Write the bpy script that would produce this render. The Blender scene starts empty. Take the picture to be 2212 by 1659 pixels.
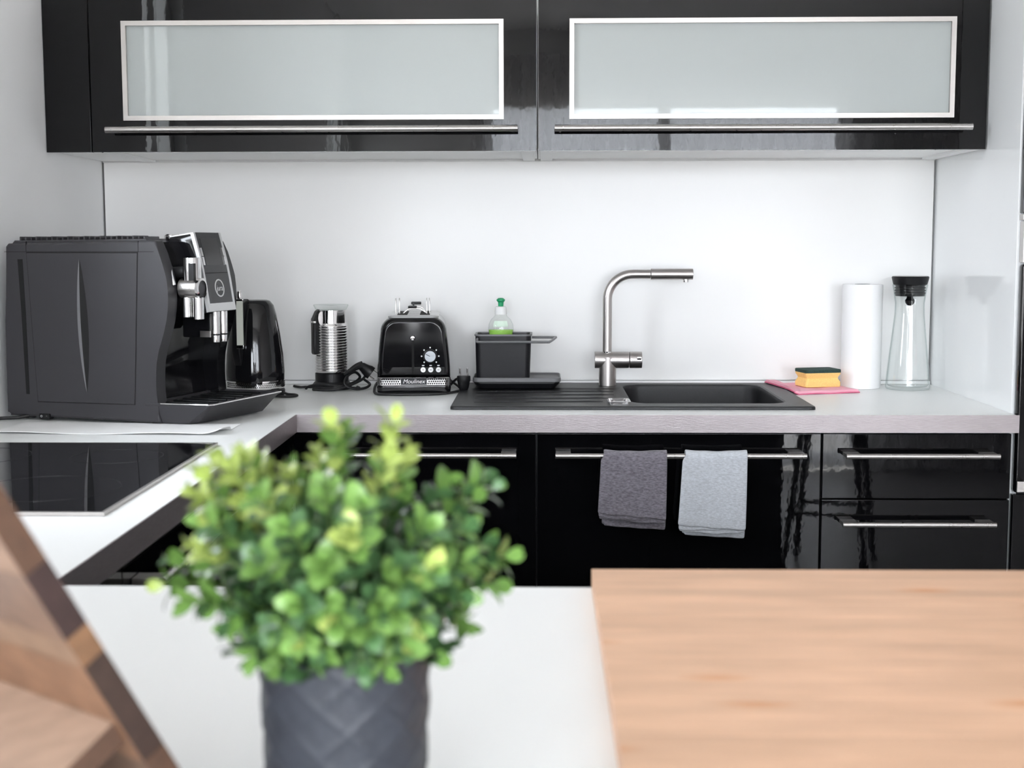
import bpy, bmesh, math, random
from mathutils import Vector, Matrix
PI = math.pi
sc = bpy.context.scene
C = sc.collection
R = math.radians

# ------------------------------------------------------------------ camera, sky, light, exposure
cd = bpy.data.cameras.new('camera')
cam = bpy.data.objects.new('camera', cd); C.objects.link(cam)
cd.sensor_fit = 'HORIZONTAL'; cd.sensor_width = 36.0
cd.lens = 2923.9 * 36.0 / 2212.0
cd.clip_start = 0.02; cd.clip_end = 100
pitch, yaw, roll = 0.1022, -0.0213, -0.0019
fw = Vector((math.sin(yaw)*math.cos(pitch), math.cos(yaw)*math.cos(pitch), -math.sin(pitch)))
rt = Vector((math.cos(yaw), -math.sin(yaw), 0)); up = rt.cross(fw)
rt2 = math.cos(roll)*rt + math.sin(roll)*up; up2 = -math.sin(roll)*rt + math.cos(roll)*up
m = Matrix.Identity(4)
for i in range(3):
    m[i][0] = rt2[i]; m[i][1] = up2[i]; m[i][2] = -fw[i]
m[0][3], m[1][3], m[2][3] = 0, 0, 1.266
cam.matrix_world = m
cd.dof.use_dof = True; cd.dof.focus_distance = 3.15; cd.dof.aperture_fstop = 7.0
sc.camera = cam

sc.view_settings.view_transform = 'Standard'
sc.view_settings.look = 'None'
sc.view_settings.gamma = 1.0
sc.view_settings.use_curve_mapping = False
sc.view_settings.exposure = 0.0
sc.cycles.max_bounces = 10; sc.cycles.diffuse_bounces = 6; sc.cycles.glossy_bounces = 6
sc.cycles.transmission_bounces = 8; sc.cycles.transparent_max_bounces = 16
sc.cycles.caustics_reflective = False; sc.cycles.caustics_refractive = False
sc.cycles.sample_clamp_indirect = 6.0
sc.cycles.use_denoising = True

SKY = 30.5
w = bpy.data.worlds.new('sky'); sc.world = w; w.use_nodes = True
nt = w.node_tree; nt.nodes.clear()
tc = nt.nodes.new('ShaderNodeTexCoord'); sp = nt.nodes.new('ShaderNodeSeparateXYZ')
mr = nt.nodes.new('ShaderNodeMapRange'); mr.inputs['From Min'].default_value = -0.35; mr.inputs['From Max'].default_value = 0.45
cr = nt.nodes.new('ShaderNodeValToRGB')
cr.color_ramp.elements[0].position = 0.0; cr.color_ramp.elements[0].color = (0.30, 0.29, 0.27, 1)
cr.color_ramp.elements[1].position = 1.0; cr.color_ramp.elements[1].color = (0.86, 0.92, 1.0, 1)
for pos, col in ((0.40, (0.42, 0.42, 0.41, 1)), (0.46, (0.87, 0.925, 1.0, 1))):
    e = cr.color_ramp.elements.new(pos); e.color = col
bg = nt.nodes.new('ShaderNodeBackground'); bg.inputs['Strength'].default_value = SKY
wo = nt.nodes.new('ShaderNodeOutputWorld')
L = nt.links.new
L(tc.outputs['Generated'], sp.inputs[0]); L(sp.outputs['Z'], mr.inputs['Value']); L(mr.outputs[0], cr.inputs[0])
L(cr.outputs[0], bg.inputs['Color']); L(bg.outputs[0], wo.inputs['Surface'])

def portal(name, loc, rot, sx, sy):
    l = bpy.data.lights.new(name, 'AREA'); l.shape = 'RECTANGLE'; l.size = sx; l.size_y = sy
    l.cycles.is_portal = True
    o = bpy.data.objects.new(name, l); C.objects.link(o); o.location = loc; o.rotation_euler = rot
WLY0, WLY1, WLZ0, WLZ1 = 1.84, 2.29, 1.15, 2.30         # window in the left wall
WDY0, WDY1, WDZ1 = -1.75, -1.00, 2.14                    # unseen glazed opening added for light, left wall behind the camera
WNX0, WNX1, WNZ0, WNZ1 = -1.00, -.40, .55, 1.79                     # narrow window added behind the camera to brighten the left side
WBX0, WBX1, WBZ1 = -0.35, 1.82, 2.14                    # curtained garden door behind the camera
portal('window_portal', (-1.20, (WLY0+WLY1)/2, (WLZ0+WLZ1)/2), (0, -PI/2, 0), WLZ1-WLZ0, WLY1-WLY0)
portal('added_window_portal', (-1.27, (WDY0+WDY1)/2, WDZ1/2), (0, -PI/2, 0), WDZ1, WDY1-WDY0)
portal('added_narrow_portal', ((WNX0+WNX1)/2, -2.07, (WNZ0+WNZ1)/2), (PI/2, 0, 0), WNX1-WNX0, WNZ1-WNZ0)
portal('door_portal', ((WBX0+WBX1)/2, -1.99, WBZ1/2), (PI/2, 0, 0), WBX1-WBX0, WBZ1)

# ------------------------------------------------------------------ materials
def mat(name, col, rough=0.5, metal=0.0, spec=0.5, trans=0.0, ior=1.45, coat=0.0, noise=None, bump=None, rvar=None, sheen=0.0, randv=0.0, alpha=1.0):
    """noise=(scale, amount, stretch): colour variation; bump=(scale, strength, stretch)"""
    mt = bpy.data.materials.new(name); mt.use_nodes = True
    t = mt.node_tree; p = t.nodes['Principled BSDF']
    p.inputs['Base Color'].default_value = (*col, 1); p.inputs['Roughness'].default_value = rough
    p.inputs['Metallic'].default_value = metal; p.inputs['Specular IOR Level'].default_value = spec
    p.inputs['Transmission Weight'].default_value = trans; p.inputs['IOR'].default_value = ior
    p.inputs['Coat Weight'].default_value = coat; p.inputs['Sheen Weight'].default_value = sheen
    p.inputs['Alpha'].default_value = alpha
    def ntex(scale, stretch, detail=3):
        c = t.nodes.new('ShaderNodeTexCoord'); mp = t.nodes.new('ShaderNodeMapping')
        mp.inputs['Scale'].default_value = stretch
        n = t.nodes.new('ShaderNodeTexNoise'); n.inputs['Scale'].default_value = scale; n.inputs['Detail'].default_value = detail
        t.links.new(c.outputs['Object'], mp.inputs[0]); t.links.new(mp.outputs[0], n.inputs['Vector'])
        return n
    src = None
    if noise:
        n = ntex(noise[0], noise[2])
        r = t.nodes.new('ShaderNodeValToRGB'); a = noise[1]
        r.color_ramp.elements[0].position = 0.3; r.color_ramp.elements[1].position = 0.7
        r.color_ramp.elements[0].color = (*[max(0, c*(1-a)) for c in col], 1)
        r.color_ramp.elements[1].color = (*[min(1, c*(1+a)) for c in col], 1)
        t.links.new(n.outputs['Fac'], r.inputs[0]); src = r.outputs[0]
    if randv:
        oi = t.nodes.new('ShaderNodeObjectInfo'); hs = t.nodes.new('ShaderNodeHueSaturation')
        m1 = t.nodes.new('ShaderNodeMapRange'); m1.inputs['To Min'].default_value = 1-randv; m1.inputs['To Max'].default_value = 1+randv
        t.links.new(oi.outputs['Random'], m1.inputs['Value']); t.links.new(m1.outputs[0], hs.inputs['Value'])
        if src: t.links.new(src, hs.inputs['Color'])
        else: hs.inputs['Color'].default_value = (*col, 1)
        src = hs.outputs[0]
    if src: t.links.new(src, p.inputs['Base Color'])
    if rvar:
        n = ntex(rvar[0], rvar[2]); m2 = t.nodes.new('ShaderNodeMapRange')
        m2.inputs['To Min'].default_value = rough-rvar[1]; m2.inputs['To Max'].default_value = rough+rvar[1]
        t.links.new(n.outputs['Fac'], m2.inputs['Value']); t.links.new(m2.outputs[0], p.inputs['Roughness'])
    if bump:
        n = ntex(bump[0], bump[2], 2); b = t.nodes.new('ShaderNodeBump')
        b.inputs['Strength'].default_value = bump[1]; b.inputs['Distance'].default_value = 0.001
        t.links.new(n.outputs['Fac'], b.inputs['Height']); t.links.new(b.outputs[0], p.inputs['Normal'])
    return mt
U = (1, 1, 1)
M = {}
M['paint'] = mat('wall_paint', (0.93, 0.93, 0.93), 0.7, bump=(120, .15, U))
M['ceil'] = mat('ceiling_paint', (0.91, 0.91, 0.91), 0.8)
M['floor'] = mat('floor_vinyl', (0.25, 0.24, 0.235), 0.35, noise=(4, .25, (1, 8, 1)))
M['splash'] = mat('backsplash_laminate', (0.885, 0.88, 0.87), 0.22, spec=.4)
M['glosswhite'] = mat('white_gloss_panel', (0.91, 0.925, 0.93), 0.06)
M['white'] = mat('white_melamine', (0.91, 0.915, 0.91), 0.45)
M['work'] = mat('white_worktop', (0.89, 0.90, 0.89), 0.33, spec=.45)
M['edge'] = mat('brushed_edge_strip', (0.34, 0.305, 0.308), 0.42, metal=.9, bump=(60, .25, (1, 1, 12)), rvar=(90, .08, (1, 1, 10)), noise=(50, .07, (1, 1, 14)))
M['gloss'] = mat('black_gloss_lacquer', (0.0025, 0.0025, 0.003), 0.025, spec=.36, bump=(38, .055, (1.2, 1.2, .8)))
M['blackmat'] = mat('matt_black_board', (0.010, 0.010, 0.011), 0.42)
M['alu'] = mat('satin_aluminium', (0.50, 0.475, 0.455), 0.36, metal=.88, rvar=(80, .05, (1, 1, 1)))
M['steel'] = mat('brushed_steel', (0.52, 0.50, 0.485), 0.30, metal=1, rvar=(120, .08, (1, 1, .1)), bump=(150, .08, (.05, 1, 1)))
M['tapsteel'] = mat('tap_brushed_steel', (0.50, 0.47, 0.455), 0.36, metal=1, bump=(260, .06, (1, 1, .08)))
M['chrome'] = mat('chrome', (0.80, 0.79, 0.79), 0.06, metal=1)
M['frost'] = mat('frosted_glass', (0.86, 0.925, 0.915), 0.30, trans=.50, ior=1.25, spec=.5, coat=1.0)
M['frost'].node_tree.nodes['Principled BSDF'].inputs['Coat Roughness'].default_value = .02
M['shelfgrey'] = mat('grey_glass_shelf', (0.16, 0.18, 0.18), 0.25)
M['ceramic'] = mat('white_ceramic', (0.88, 0.88, 0.87), 0.2)
def thin_glass(name, tint, edge):
    """thin-walled glass: clear straight through, mirror by Fresnel, a little tinted where the wall is seen edge-on"""
    mt = bpy.data.materials.new(name); mt.use_nodes = True; t = mt.node_tree; t.nodes.clear()
    o = t.nodes.new('ShaderNodeOutputMaterial'); g = t.nodes.new('ShaderNodeBsdfGlossy'); tr = t.nodes.new('ShaderNodeBsdfTransparent')
    lw = t.nodes.new('ShaderNodeLayerWeight'); cr_ = t.nodes.new('ShaderNodeValToRGB'); mx = t.nodes.new('ShaderNodeMixShader')
    pw = t.nodes.new('ShaderNodeMath'); pw.operation = 'POWER'; pw.inputs[1].default_value = 5.0
    ma = t.nodes.new('ShaderNodeMath'); ma.operation = 'MULTIPLY_ADD'; ma.inputs[1].default_value = .75; ma.inputs[2].default_value = .045
    g.inputs['Roughness'].default_value = .01; lw.inputs['Blend'].default_value = .5
    cr_.color_ramp.elements[0].position = .55; cr_.color_ramp.elements[0].color = (*tint, 1)
    cr_.color_ramp.elements[1].position = 1.0; cr_.color_ramp.elements[1].color = (*edge, 1)
    t.links.new(lw.outputs['Facing'], cr_.inputs[0]); t.links.new(cr_.outputs[0], tr.inputs[0]); t.links.new(lw.outputs['Facing'], pw.inputs[0]); t.links.new(pw.outputs[0], ma.inputs[0])
    t.links.new(ma.outputs[0], mx.inputs[0]); t.links.new(tr.outputs[0], mx.inputs[1]); t.links.new(g.outputs[0], mx.inputs[2]); t.links.new(mx.outputs[0], o.inputs[0])
    return mt
M['glass'] = thin_glass('clear_glass', (.992, .998, .996), (.80, .86, .85))
M['pane'] = thin_glass('window_glass', (.985, .985, .985), (.85, .9, .88))
M['hob'] = mat('hob_glass', (0.006, 0.006, 0.007), 0.02, spec=.6)
M['print'] = mat('grey_print', (0.020, 0.020, 0.021), 0.2)
M['sink'] = mat('black_composite', (0.014, 0.014, 0.0155), 0.42, spec=.36, noise=(900, .5, U), bump=(700, .12, U))
M['darkplastic'] = mat('dark_grey_plastic', (0.045, 0.045, 0.050), 0.42, bump=(900, .10, U))
M['caddy'] = mat('charcoal_plastic', (0.010, 0.010, 0.012), 0.32, spec=.25)
M['greyplastic'] = mat('mid_grey_plastic', (0.15, 0.15, 0.155), 0.38)
M['blackplastic'] = mat('black_plastic', (0.008, 0.008, 0.009), 0.34, spec=.32)
M['blackshiny'] = mat('shiny_black_plastic', (0.006, 0.006, 0.007), 0.06, spec=.5)
M['rubber'] = mat('black_rubber', (0.012, 0.012, 0.013), 0.5)
M['machine'] = mat('machine_side_plastic', (0.034, 0.033, 0.037), 0.40, bump=(1200, .12, U), rvar=(40, .03, U))
M['grip'] = mat('grip_highlight', (0.42, 0.42, 0.44), 0.25, metal=.8)
M['gap'] = mat('dark_seam', (0.004, 0.004, 0.004), 0.8)
M['dialgrey'] = mat('blue_grey_dial', (0.40, 0.42, 0.45), 0.35, metal=.2)
M['silver'] = mat('silver_plastic', (0.68, 0.68, 0.68), 0.28, metal=.55)
M['screen'] = mat('grey_screen', (0.045, 0.045, 0.046), 0.12)
M['panelgrey'] = mat('dark_control_panel', (0.030, 0.030, 0.033), 0.15)
M['pale'] = mat('pale_window_plastic', (0.72, 0.74, 0.66), 0.25)
M['whitemark'] = mat('white_mark', (0.8, 0.8, 0.8), 0.5)
M['paper'] = mat('white_paper', (0.93, 0.93, 0.93), 0.85, bump=(350, .35, U))
M['greencap'] = mat('green_cap', (0.01, 0.30, 0.12), 0.35)
M['clearplastic'] = thin_glass('clear_plastic', (.975, .985, .98), (.78, .84, .80))
M['soap'] = mat('green_soap', (0.42, 0.80, 0.14), 0.25, trans=.25, ior=1.33)
M['label'] = mat('pale_label', (0.70, 0.85, 0.72), 0.5)
M['yellow'] = mat('yellow_sponge', (0.93, 0.63, 0.22), 0.9, bump=(450, .5, U), noise=(300, .08, U))
M['scour'] = mat('green_scourer', (0.028, 0.060, 0.050), 0.9, bump=(700, .8, U), noise=(500, .4, U))
M['pink'] = mat('pink_cloth', (0.93, 0.47, 0.57), 0.9, bump=(700, .3, U))
M['pinkedge'] = mat('dark_pink_edge', (0.70, 0.14, 0.25), 0.9)
def towel_mat(name, col, spread):
    mt = mat(name, col, 0.95, sheen=.3, noise=(420, spread, (.35, 1, 1)), bump=(480, .9, (.5, 1, 1)))
    return mt
M['towdark'] = towel_mat('charcoal_terry', (0.165, 0.152, 0.175), .42)
M['towlight'] = towel_mat('pale_grey_terry', (0.52, 0.545, 0.58), .16)
M['pot'] = mat('grey_glazed_pot', (0.026, 0.029, 0.037), 0.45, spec=.35, noise=(60, .10, U), bump=(250, .2, U))
M['soil'] = mat('dark_soil', (0.02, 0.016, 0.012), 0.95, bump=(300, 1, U))
M['stem'] = mat('green_stem', (0.10, 0.16, 0.04), 0.6)
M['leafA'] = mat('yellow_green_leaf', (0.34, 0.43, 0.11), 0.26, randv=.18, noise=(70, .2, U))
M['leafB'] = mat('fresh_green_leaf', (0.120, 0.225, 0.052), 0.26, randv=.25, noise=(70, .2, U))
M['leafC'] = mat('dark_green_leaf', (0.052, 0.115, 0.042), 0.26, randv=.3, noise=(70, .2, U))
def wood(name, col, amt=.16, rough=.5, sc_=(1, 14, 14), s=6, randv=0.0):
    return mat(name, col, rough, noise=(s, amt, sc_), bump=(40, .15, sc_), randv=randv)
def add_knots(mt, col):
    """scattered small oval knots and reddish streaks"""
    t = mt.node_tree; p = t.nodes['Principled BSDF']; src = p.inputs['Base Color'].links[0].from_socket
    c = t.nodes.new('ShaderNodeTexCoord'); mp = t.nodes.new('ShaderNodeMapping'); mp.inputs['Scale'].default_value = (9, 26, 26)
    v = t.nodes.new('ShaderNodeTexVoronoi'); v.inputs['Scale'].default_value = 1.0; v.inputs['Randomness'].default_value = 1.0
    r = t.nodes.new('ShaderNodeMapRange'); r.inputs['From Min'].default_value = .06; r.inputs['From Max'].default_value = .32; r.inputs['To Min'].default_value = 1; r.inputs['To Max'].default_value = 0
    sp_ = t.nodes.new('ShaderNodeSeparateColor'); gt = t.nodes.new('ShaderNodeMath'); gt.operation = 'GREATER_THAN'; gt.inputs[1].default_value = .72
    mu = t.nodes.new('ShaderNodeMath'); mu.operation = 'MULTIPLY'; m3 = t.nodes.new('ShaderNodeMath'); m3.operation = 'MULTIPLY'; m3.inputs[1].default_value = .9
    mx = t.nodes.new('ShaderNodeMixRGB'); mx.inputs[2].default_value = (*col, 1)
    k = t.links.new
    k(c.outputs['Object'], mp.inputs[0]); k(mp.outputs[0], v.inputs['Vector']); k(v.outputs['Distance'], r.inputs['Value']); k(v.outputs['Color'], sp_.inputs[0]); k(sp_.outputs[0], gt.inputs[0])
    k(r.outputs[0], mu.inputs[0]); k(gt.outputs[0], mu.inputs[1]); k(mu.outputs[0], m3.inputs[0]); k(m3.outputs[0], mx.inputs[0]); k(src, mx.inputs[1]); k(mx.outputs[0], p.inputs['Base Color'])
M['bamboo'] = wood('pale_board_wood', (0.64, 0.40, 0.26), .10, .5, (1.6, 7, 7), 5, .06)
add_knots(M['bamboo'], (0.56, 0.26, 0.12))
for k, c in enumerate([(0.25, 0.155, 0.105), (0.155, 0.095, 0.066), (0.20, 0.125, 0.082), (0.185, 0.098, 0.056), (0.12, 0.07, 0.045)]):
    M['acacia%d' % k] = wood('acacia_plank_%d' % k, c, .18, .45, (1, 12, 12), 8)
for k, c in enumerate([(0.085, 0.044, 0.027), (0.036, 0.019, 0.017), (0.17, 0.088, 0.045), (0.040, 0.023, 0.017), (0.08, 0.042, 0.026)]):
    M['end%d' % k] = wood('acacia_end_grain_%d' % k, c, .2, .5, (10, 10, 10), 10)
M['ledgewood'] = wood('pale_acacia', (0.33, 0.225, 0.165), .14, .45, (1, 12, 12), 8)

def sheer():
    mt = bpy.data.materials.new('sheer_curtain'); mt.use_nodes = True; t = mt.node_tree; t.nodes.clear()
    o = t.nodes.new('ShaderNodeOutputMaterial'); a = t.nodes.new('ShaderNodeBsdfTranslucent'); b = t.nodes.new('ShaderNodeBsdfDiffuse')
    tr = t.nodes.new('ShaderNodeBsdfTransparent'); m1 = t.nodes.new('ShaderNodeMixShader'); m2 = t.nodes.new('ShaderNodeMixShader')
    a.inputs[0].default_value = (.85, .84, .86, 1); b.inputs[0].default_value = (.8, .8, .8, 1)
    m1.inputs[0].default_value = .35; m2.inputs[0].default_value = .39
    t.links.new(a.outputs[0], m1.inputs[1]); t.links.new(b.outputs[0], m1.inputs[2])
    t.links.new(m1.outputs[0], m2.inputs[1]); t.links.new(tr.outputs[0], m2.inputs[2]); t.links.new(m2.outputs[0], o.inputs[0])
    return mt
M['sheer'] = sheer()
def emit(name, col, s):
    mt = bpy.data.materials.new(name); mt.use_nodes = True; p = mt.node_tree.nodes['Principled BSDF']
    p.inputs['Emission Color'].default_value = (*col, 1); p.inputs['Emission Strength'].default_value = s
    return mt
M['lamp'] = emit('lamp_glow', (1, .96, .9), 12)

# ------------------------------------------------------------------ mesh helpers
def NB(): return bmesh.new()
def obj(name, bm, mt, parent=None, ang=35, loc=None, rot=None, recalc=True, wn=True):
    if recalc: bmesh.ops.recalc_face_normals(bm, faces=bm.faces)
    me = bpy.data.meshes.new(name); bm.to_mesh(me); bm.free()
    for q in (mt if isinstance(mt, (list, tuple)) else [mt]): me.materials.append(q)
    me.shade_smooth(); me.set_sharp_from_angle(angle=R(ang))
    o = bpy.data.objects.new(name, me); C.objects.link(o)
    if wn:
        wm = o.modifiers.new('face_normals', 'WEIGHTED_NORMAL'); wm.keep_sharp = True; wm.weight = 100
    if parent: o.parent = parent
    if loc: o.location = loc
    if rot: o.rotation_euler = rot
    return o
def tag(o, label=None, cat=None, group=None, kind=None):
    if label: o['label'] = label
    if cat: o['category'] = cat
    if group: o['group'] = group
    if kind: o['kind'] = kind
    return o
def thing(name, label, cat, loc=(0, 0, 0), rz=0, group=None):
    o = bpy.data.objects.new(name, None); C.objects.link(o); o.location = loc; o.rotation_euler = (0, 0, rz)
    o.empty_display_size = .05
    return tag(o, label, cat, group)
def box(bm, x0, x1, y0, y1, z0, z1, bev=0, seg=2):
    vs = [bm.verts.new((x, y, z)) for x in (x0, x1) for y in (y0, y1) for z in (z0, z1)]
    F = [bm.faces.new([vs[i] for i in f]) for f in ((0, 1, 3, 2), (4, 6, 7, 5), (0, 4, 5, 1), (2, 3, 7, 6), (0, 2, 6, 4), (1, 5, 7, 3))]
    if bev:
        es = list({e for f in F for e in f.edges})
        bmesh.ops.bevel(bm, geom=es, offset=bev, segments=seg, affect='EDGES', profile=.5)
    return bm
def B(*a, **k): return box(NB(), *a, **k)
def prism(bm, pts, axis, a, b, bev=0, seg=2):
    """extrude a 2-D outline along axis: 'x' -> pts are (y,z), 'y' -> (x,z), 'z' -> (x,y)"""
    def P(p, t): return {'x': (t, p[0], p[1]), 'y': (p[0], t, p[1]), 'z': (p[0], p[1], t)}[axis]
    A = [bm.verts.new(P(p, a)) for p in pts]; Bv = [bm.verts.new(P(p, b)) for p in pts]
    n = len(pts); fs = [bm.faces.new(A), bm.faces.new(Bv[::-1])]
    for i in range(n): fs.append(bm.faces.new((A[i], Bv[i], Bv[(i+1) % n], A[(i+1) % n])))
    if bev:
        es = [e for f in fs[:2] for e in f.edges]
        bmesh.ops.bevel(bm, geom=es, offset=bev, segments=seg, affect='EDGES', profile=.5)
    return bm
def loft(bm, loops, cap=(True, True), closed=True):
    V = [[bm.verts.new(p) for p in lp] for lp in loops]
    n = len(V[0])
    for a, b in zip(V[:-1], V[1:]):
        for i in range(n if closed else n-1):
            bm.faces.new((a[i], a[(i+1) % n], b[(i+1) % n], b[i]))
    if cap[0]: bm.faces.new(V[0])
    if cap[1]: bm.faces.new(V[-1][::-1])
    return V
def lathe(bm, prof, c=(0, 0, 0), n=40, axis='z', cap=(False, False), sx=1, sy=1):
    loops = []
    for r, h in prof:
        lp = []
        for i in range(n):
            a = 2*PI*i/n; u, v = r*math.cos(a)*sx, r*math.sin(a)*sy
            p = {'z': (u, v, h), 'x': (h, u, v), 'y': (v, h, u)}[axis]
            lp.append((c[0]+p[0], c[1]+p[1], c[2]+p[2]))
        loops.append(lp)
    return loft(bm, loops, cap)
def cyl(bm, r, h0, h1, c=(0, 0, 0), axis='z', n=32, bev=0.0):
    pr = [(r, h0), (r, h1)] if not bev else [(r-bev, h0), (r-.3*bev, h0+.3*bev), (r, h0+bev), (r, h1-bev), (r-.3*bev, h1-.3*bev), (r-bev, h1)]
    lathe(bm, pr, c, n, axis, (True, True)); return bm
def smooth_path(pts, n=8):
    pts = [Vector(p) for p in pts]; out = []
    for i in range(len(pts)-1):
        p0, p1, p2, p3 = pts[max(i-1, 0)], pts[i], pts[i+1], pts[min(i+2, len(pts)-1)]
        for k in range(n):
            t = k/n
            out.append(.5*((2*p1)+(-p0+p2)*t+(2*p0-5*p1+4*p2-p3)*t*t+(-p0+3*p1-3*p2+p3)*t**3))
    out.append(pts[-1]); return out
def tube(bm, path, r, n=10, cap=True):
    path = [Vector(p) for p in path]; loops = []
    T = [(path[min(i+1, len(path)-1)]-path[max(i-1, 0)]).normalized() for i in range(len(path))]
    ref = Vector((0, 0, 1)) if abs(T[0].z) < .9 else Vector((1, 0, 0))
    N = (ref - T[0]*ref.dot(T[0])).normalized()
    for i, p in enumerate(path):
        N = (N - T[i]*N.dot(T[i])).normalized(); Bn = T[i].cross(N)
        rr = r[i] if isinstance(r, (list, tuple)) else r
        loops.append([p + rr*(math.cos(2*PI*k/n)*N + math.sin(2*PI*k/n)*Bn) for k in range(n)])
    loft(bm, loops, (cap, cap)); return bm
def rrect(x0, x1, y0, y1, r, n=6):
    out = []
    for cx, cy, a0 in ((x1-r, y1-r, 0), (x0+r, y1-r, 90), (x0+r, y0+r, 180), (x1-r, y0+r, 270)):
        for i in range(n+1):
            a = R(a0 + 90*i/n); out.append((cx+r*math.cos(a), cy+r*math.sin(a)))
    return out
def ring(lp, z): return [(x, y, z) for x, y in lp]
def fill_between(bm, loopsV):
    es = []
    for V in loopsV:
        for i in range(len(V)):
            a, b = V[i], V[(i+1) % len(V)]
            e = bm.edges.get((a, b)) or bm.edges.new((a, b)); es.append(e)
    bmesh.ops.triangle_fill(bm, use_beauty=True, use_dissolve=False, edges=es)
def text(name, s, size, mt, parent, loc, rot, extrude=.0003, shear=0.0, align='CENTER', scale=(1, 1, 1)):
    cu = bpy.data.curves.new(name, 'FONT'); cu.body = s; cu.size = size; cu.extrude = extrude; cu.shear = shear
    cu.align_x = align; cu.align_y = 'CENTER'; cu.materials.append(mt)
    tmp = bpy.data.objects.new('tmp', cu); C.objects.link(tmp)
    dg = bpy.context.evaluated_depsgraph_get(); me = bpy.data.meshes.new_from_object(tmp.evaluated_get(dg))
    bpy.data.objects.remove(tmp); bpy.data.curves.remove(cu)
    o = bpy.data.objects.new(name, me); C.objects.link(o); o.parent = parent; o.location = loc; o.rotation_euler = rot; o.scale = scale
    return o

# ------------------------------------------------------------------ the room
def struct(name, bm, mt, parent=None):
    o = obj(name, bm, mt, parent)
    if not parent: o['kind'] = 'structure'
    return o
XL, XRM, YB, YF, H = -1.12, 2.6, 3.48, -1.90, 2.52
struct('floor', B(XL, XRM, YF, YB, -.05, 0), M['floor'])
struct('ceiling', B(XL, XRM, YF, YB, H, H+.05), M['ceil'])
wall_back = struct('wall_back', B(XL-.1, XRM+.1, YB, YB+.1, 0, H), M['paint'])
splash = obj('backsplash_panel', B(XL+.0055, .9915, 3.470, 3.4795, .9215, 1.4775), M['splash'], wall_back)
for x0_, x1_ in ((XL+.0008, XL+.0052), (.9918, .9944)):
    obj('corner_joint', B(x0_, x1_, 3.474, 3.4795, .9215, 1.4775), mat('grey_joint_sealant', (.10, .10, .10), .6), wall_back)
struct('wall_right', B(XRM, XRM+.1, YF, YB, 0, H), mat('taupe_wall_paint', (0.45, 0.43, 0.42), 0.7))
bm = NB()
box(bm, XL-.14, XL, YF, WDY0, 0, H); box(bm, XL-.14, XL, WDY0, WDY1, WDZ1, H); box(bm, XL-.14, XL, WDY1, WLY0, 0, H); box(bm, XL-.14, XL, WLY1, YB, 0, H)
box(bm, XL-.14, XL, WLY0, WLY1, 0, WLZ0); box(bm, XL-.14, XL, WLY0, WLY1, WLZ1, H)
struct('wall_left', bm, M['paint'])
bm = NB()
box(bm, XL, WNX0, YF-.14, YF, 0, H); box(bm, WNX0, WNX1, YF-.14, YF, 0, WNZ0); box(bm, WNX0, WNX1, YF-.14, YF, WNZ1, H); box(bm, WNX1, WBX0, YF-.14, YF, 0, H); box(bm, WBX1, XRM, YF-.14, YF, 0, H); box(bm, WBX0, WBX1, YF-.14, YF, WBZ1, H)
struct('wall_front', bm, M['paint'])
# left window: frame, mullion, panes, sill
w1 = bpy.data.objects.new('window_1', None); C.objects.link(w1); w1['kind'] = 'structure'
bm = NB(); x0, x1 = XL-.10, XL-.04
box(bm, x0, x1, WLY0, WLY1, WLZ0, WLZ0+.06, .004); box(bm, x0, x1, WLY0, WLY1, WLZ1-.06, WLZ1, .004)
for y in (WLY0, (WLY0+WLY1)/2-.03, WLY1-.06): box(bm, x0, x1, y, y+.06, WLZ0+.06, WLZ1-.06, .004)
obj('window_frame', bm, M['white'], w1)
ym = (WLY0+WLY1)/2
for a, b in ((WLY0+.06, ym-.03), (ym+.03, WLY1-.06)):
    obj('window_pane', B(XL-.075, XL-.071, a, b, WLZ0+.06, WLZ1-.06), M['pane'], w1)
obj('window_sill', B(XL-.04, XL+.012, WLY0-.02, WLY1+.02, WLZ0-.022, WLZ0-.001, .003), M['white'], w1)
# curtained garden door behind the camera, then two windows added for light
w2 = bpy.data.objects.new('window_2', None); C.objects.link(w2); w2['kind'] = 'structure'
bm = NB(); y0, y1 = YF-.10, YF-.04
box(bm, WBX0, WBX1, y0, y1, WBZ1-.07, WBZ1); box(bm, WBX0, WBX1, y0, y1, .01, .09)
for x in (WBX0, (WBX0+WBX1)/2-.04, WBX1-.07): box(bm, x, x+.07, y0, y1, .09, WBZ1-.07)
obj('window_frame', bm, M['white'], w2)
xm = (WBX0+WBX1)/2
for a, b in ((WBX0+.07, xm-.04), (xm+.03, WBX1-.07)):
    obj('window_pane', B(a, b, YF-.072, YF-.068, .09, WBZ1-.07), M['pane'], w2)
w4 = bpy.data.objects.new('added_window_4', None); C.objects.link(w4); w4['kind'] = 'structure'  # added narrow window, there only to light the left part of the backsplash
bm = NB()
box(bm, WNX0, WNX1, y0, y1, WNZ0, WNZ0+.06); box(bm, WNX0, WNX1, y0, y1, WNZ1-.06, WNZ1)
for x in (WNX0, WNX1-.06): box(bm, x, x+.06, y0, y1, WNZ0+.06, WNZ1-.06)
obj('window_frame', bm, M['white'], w4)
obj('window_pane', B(WNX0+.06, WNX1-.06, YF-.072, YF-.068, WNZ0+.06, WNZ1-.06), M['pane'], w4)
w3 = bpy.data.objects.new('added_window_3', None); C.objects.link(w3); w3['kind'] = 'structure'  # added glazed opening, put in behind the camera as an extra light source
bm = NB(); x0, x1 = XL-.10, XL-.04
box(bm, x0, x1, WDY0, WDY1, WDZ1-.07, WDZ1); box(bm, x0, x1, WDY0, WDY1, .01, .09)
for y in (WDY0, (WDY0+WDY1)/2-.04, WDY1-.07): box(bm, x0, x1, y, y+.07, .09, WDZ1-.07)
obj('window_frame', bm, M['white'], w3)
ym = (WDY0+WDY1)/2
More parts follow.
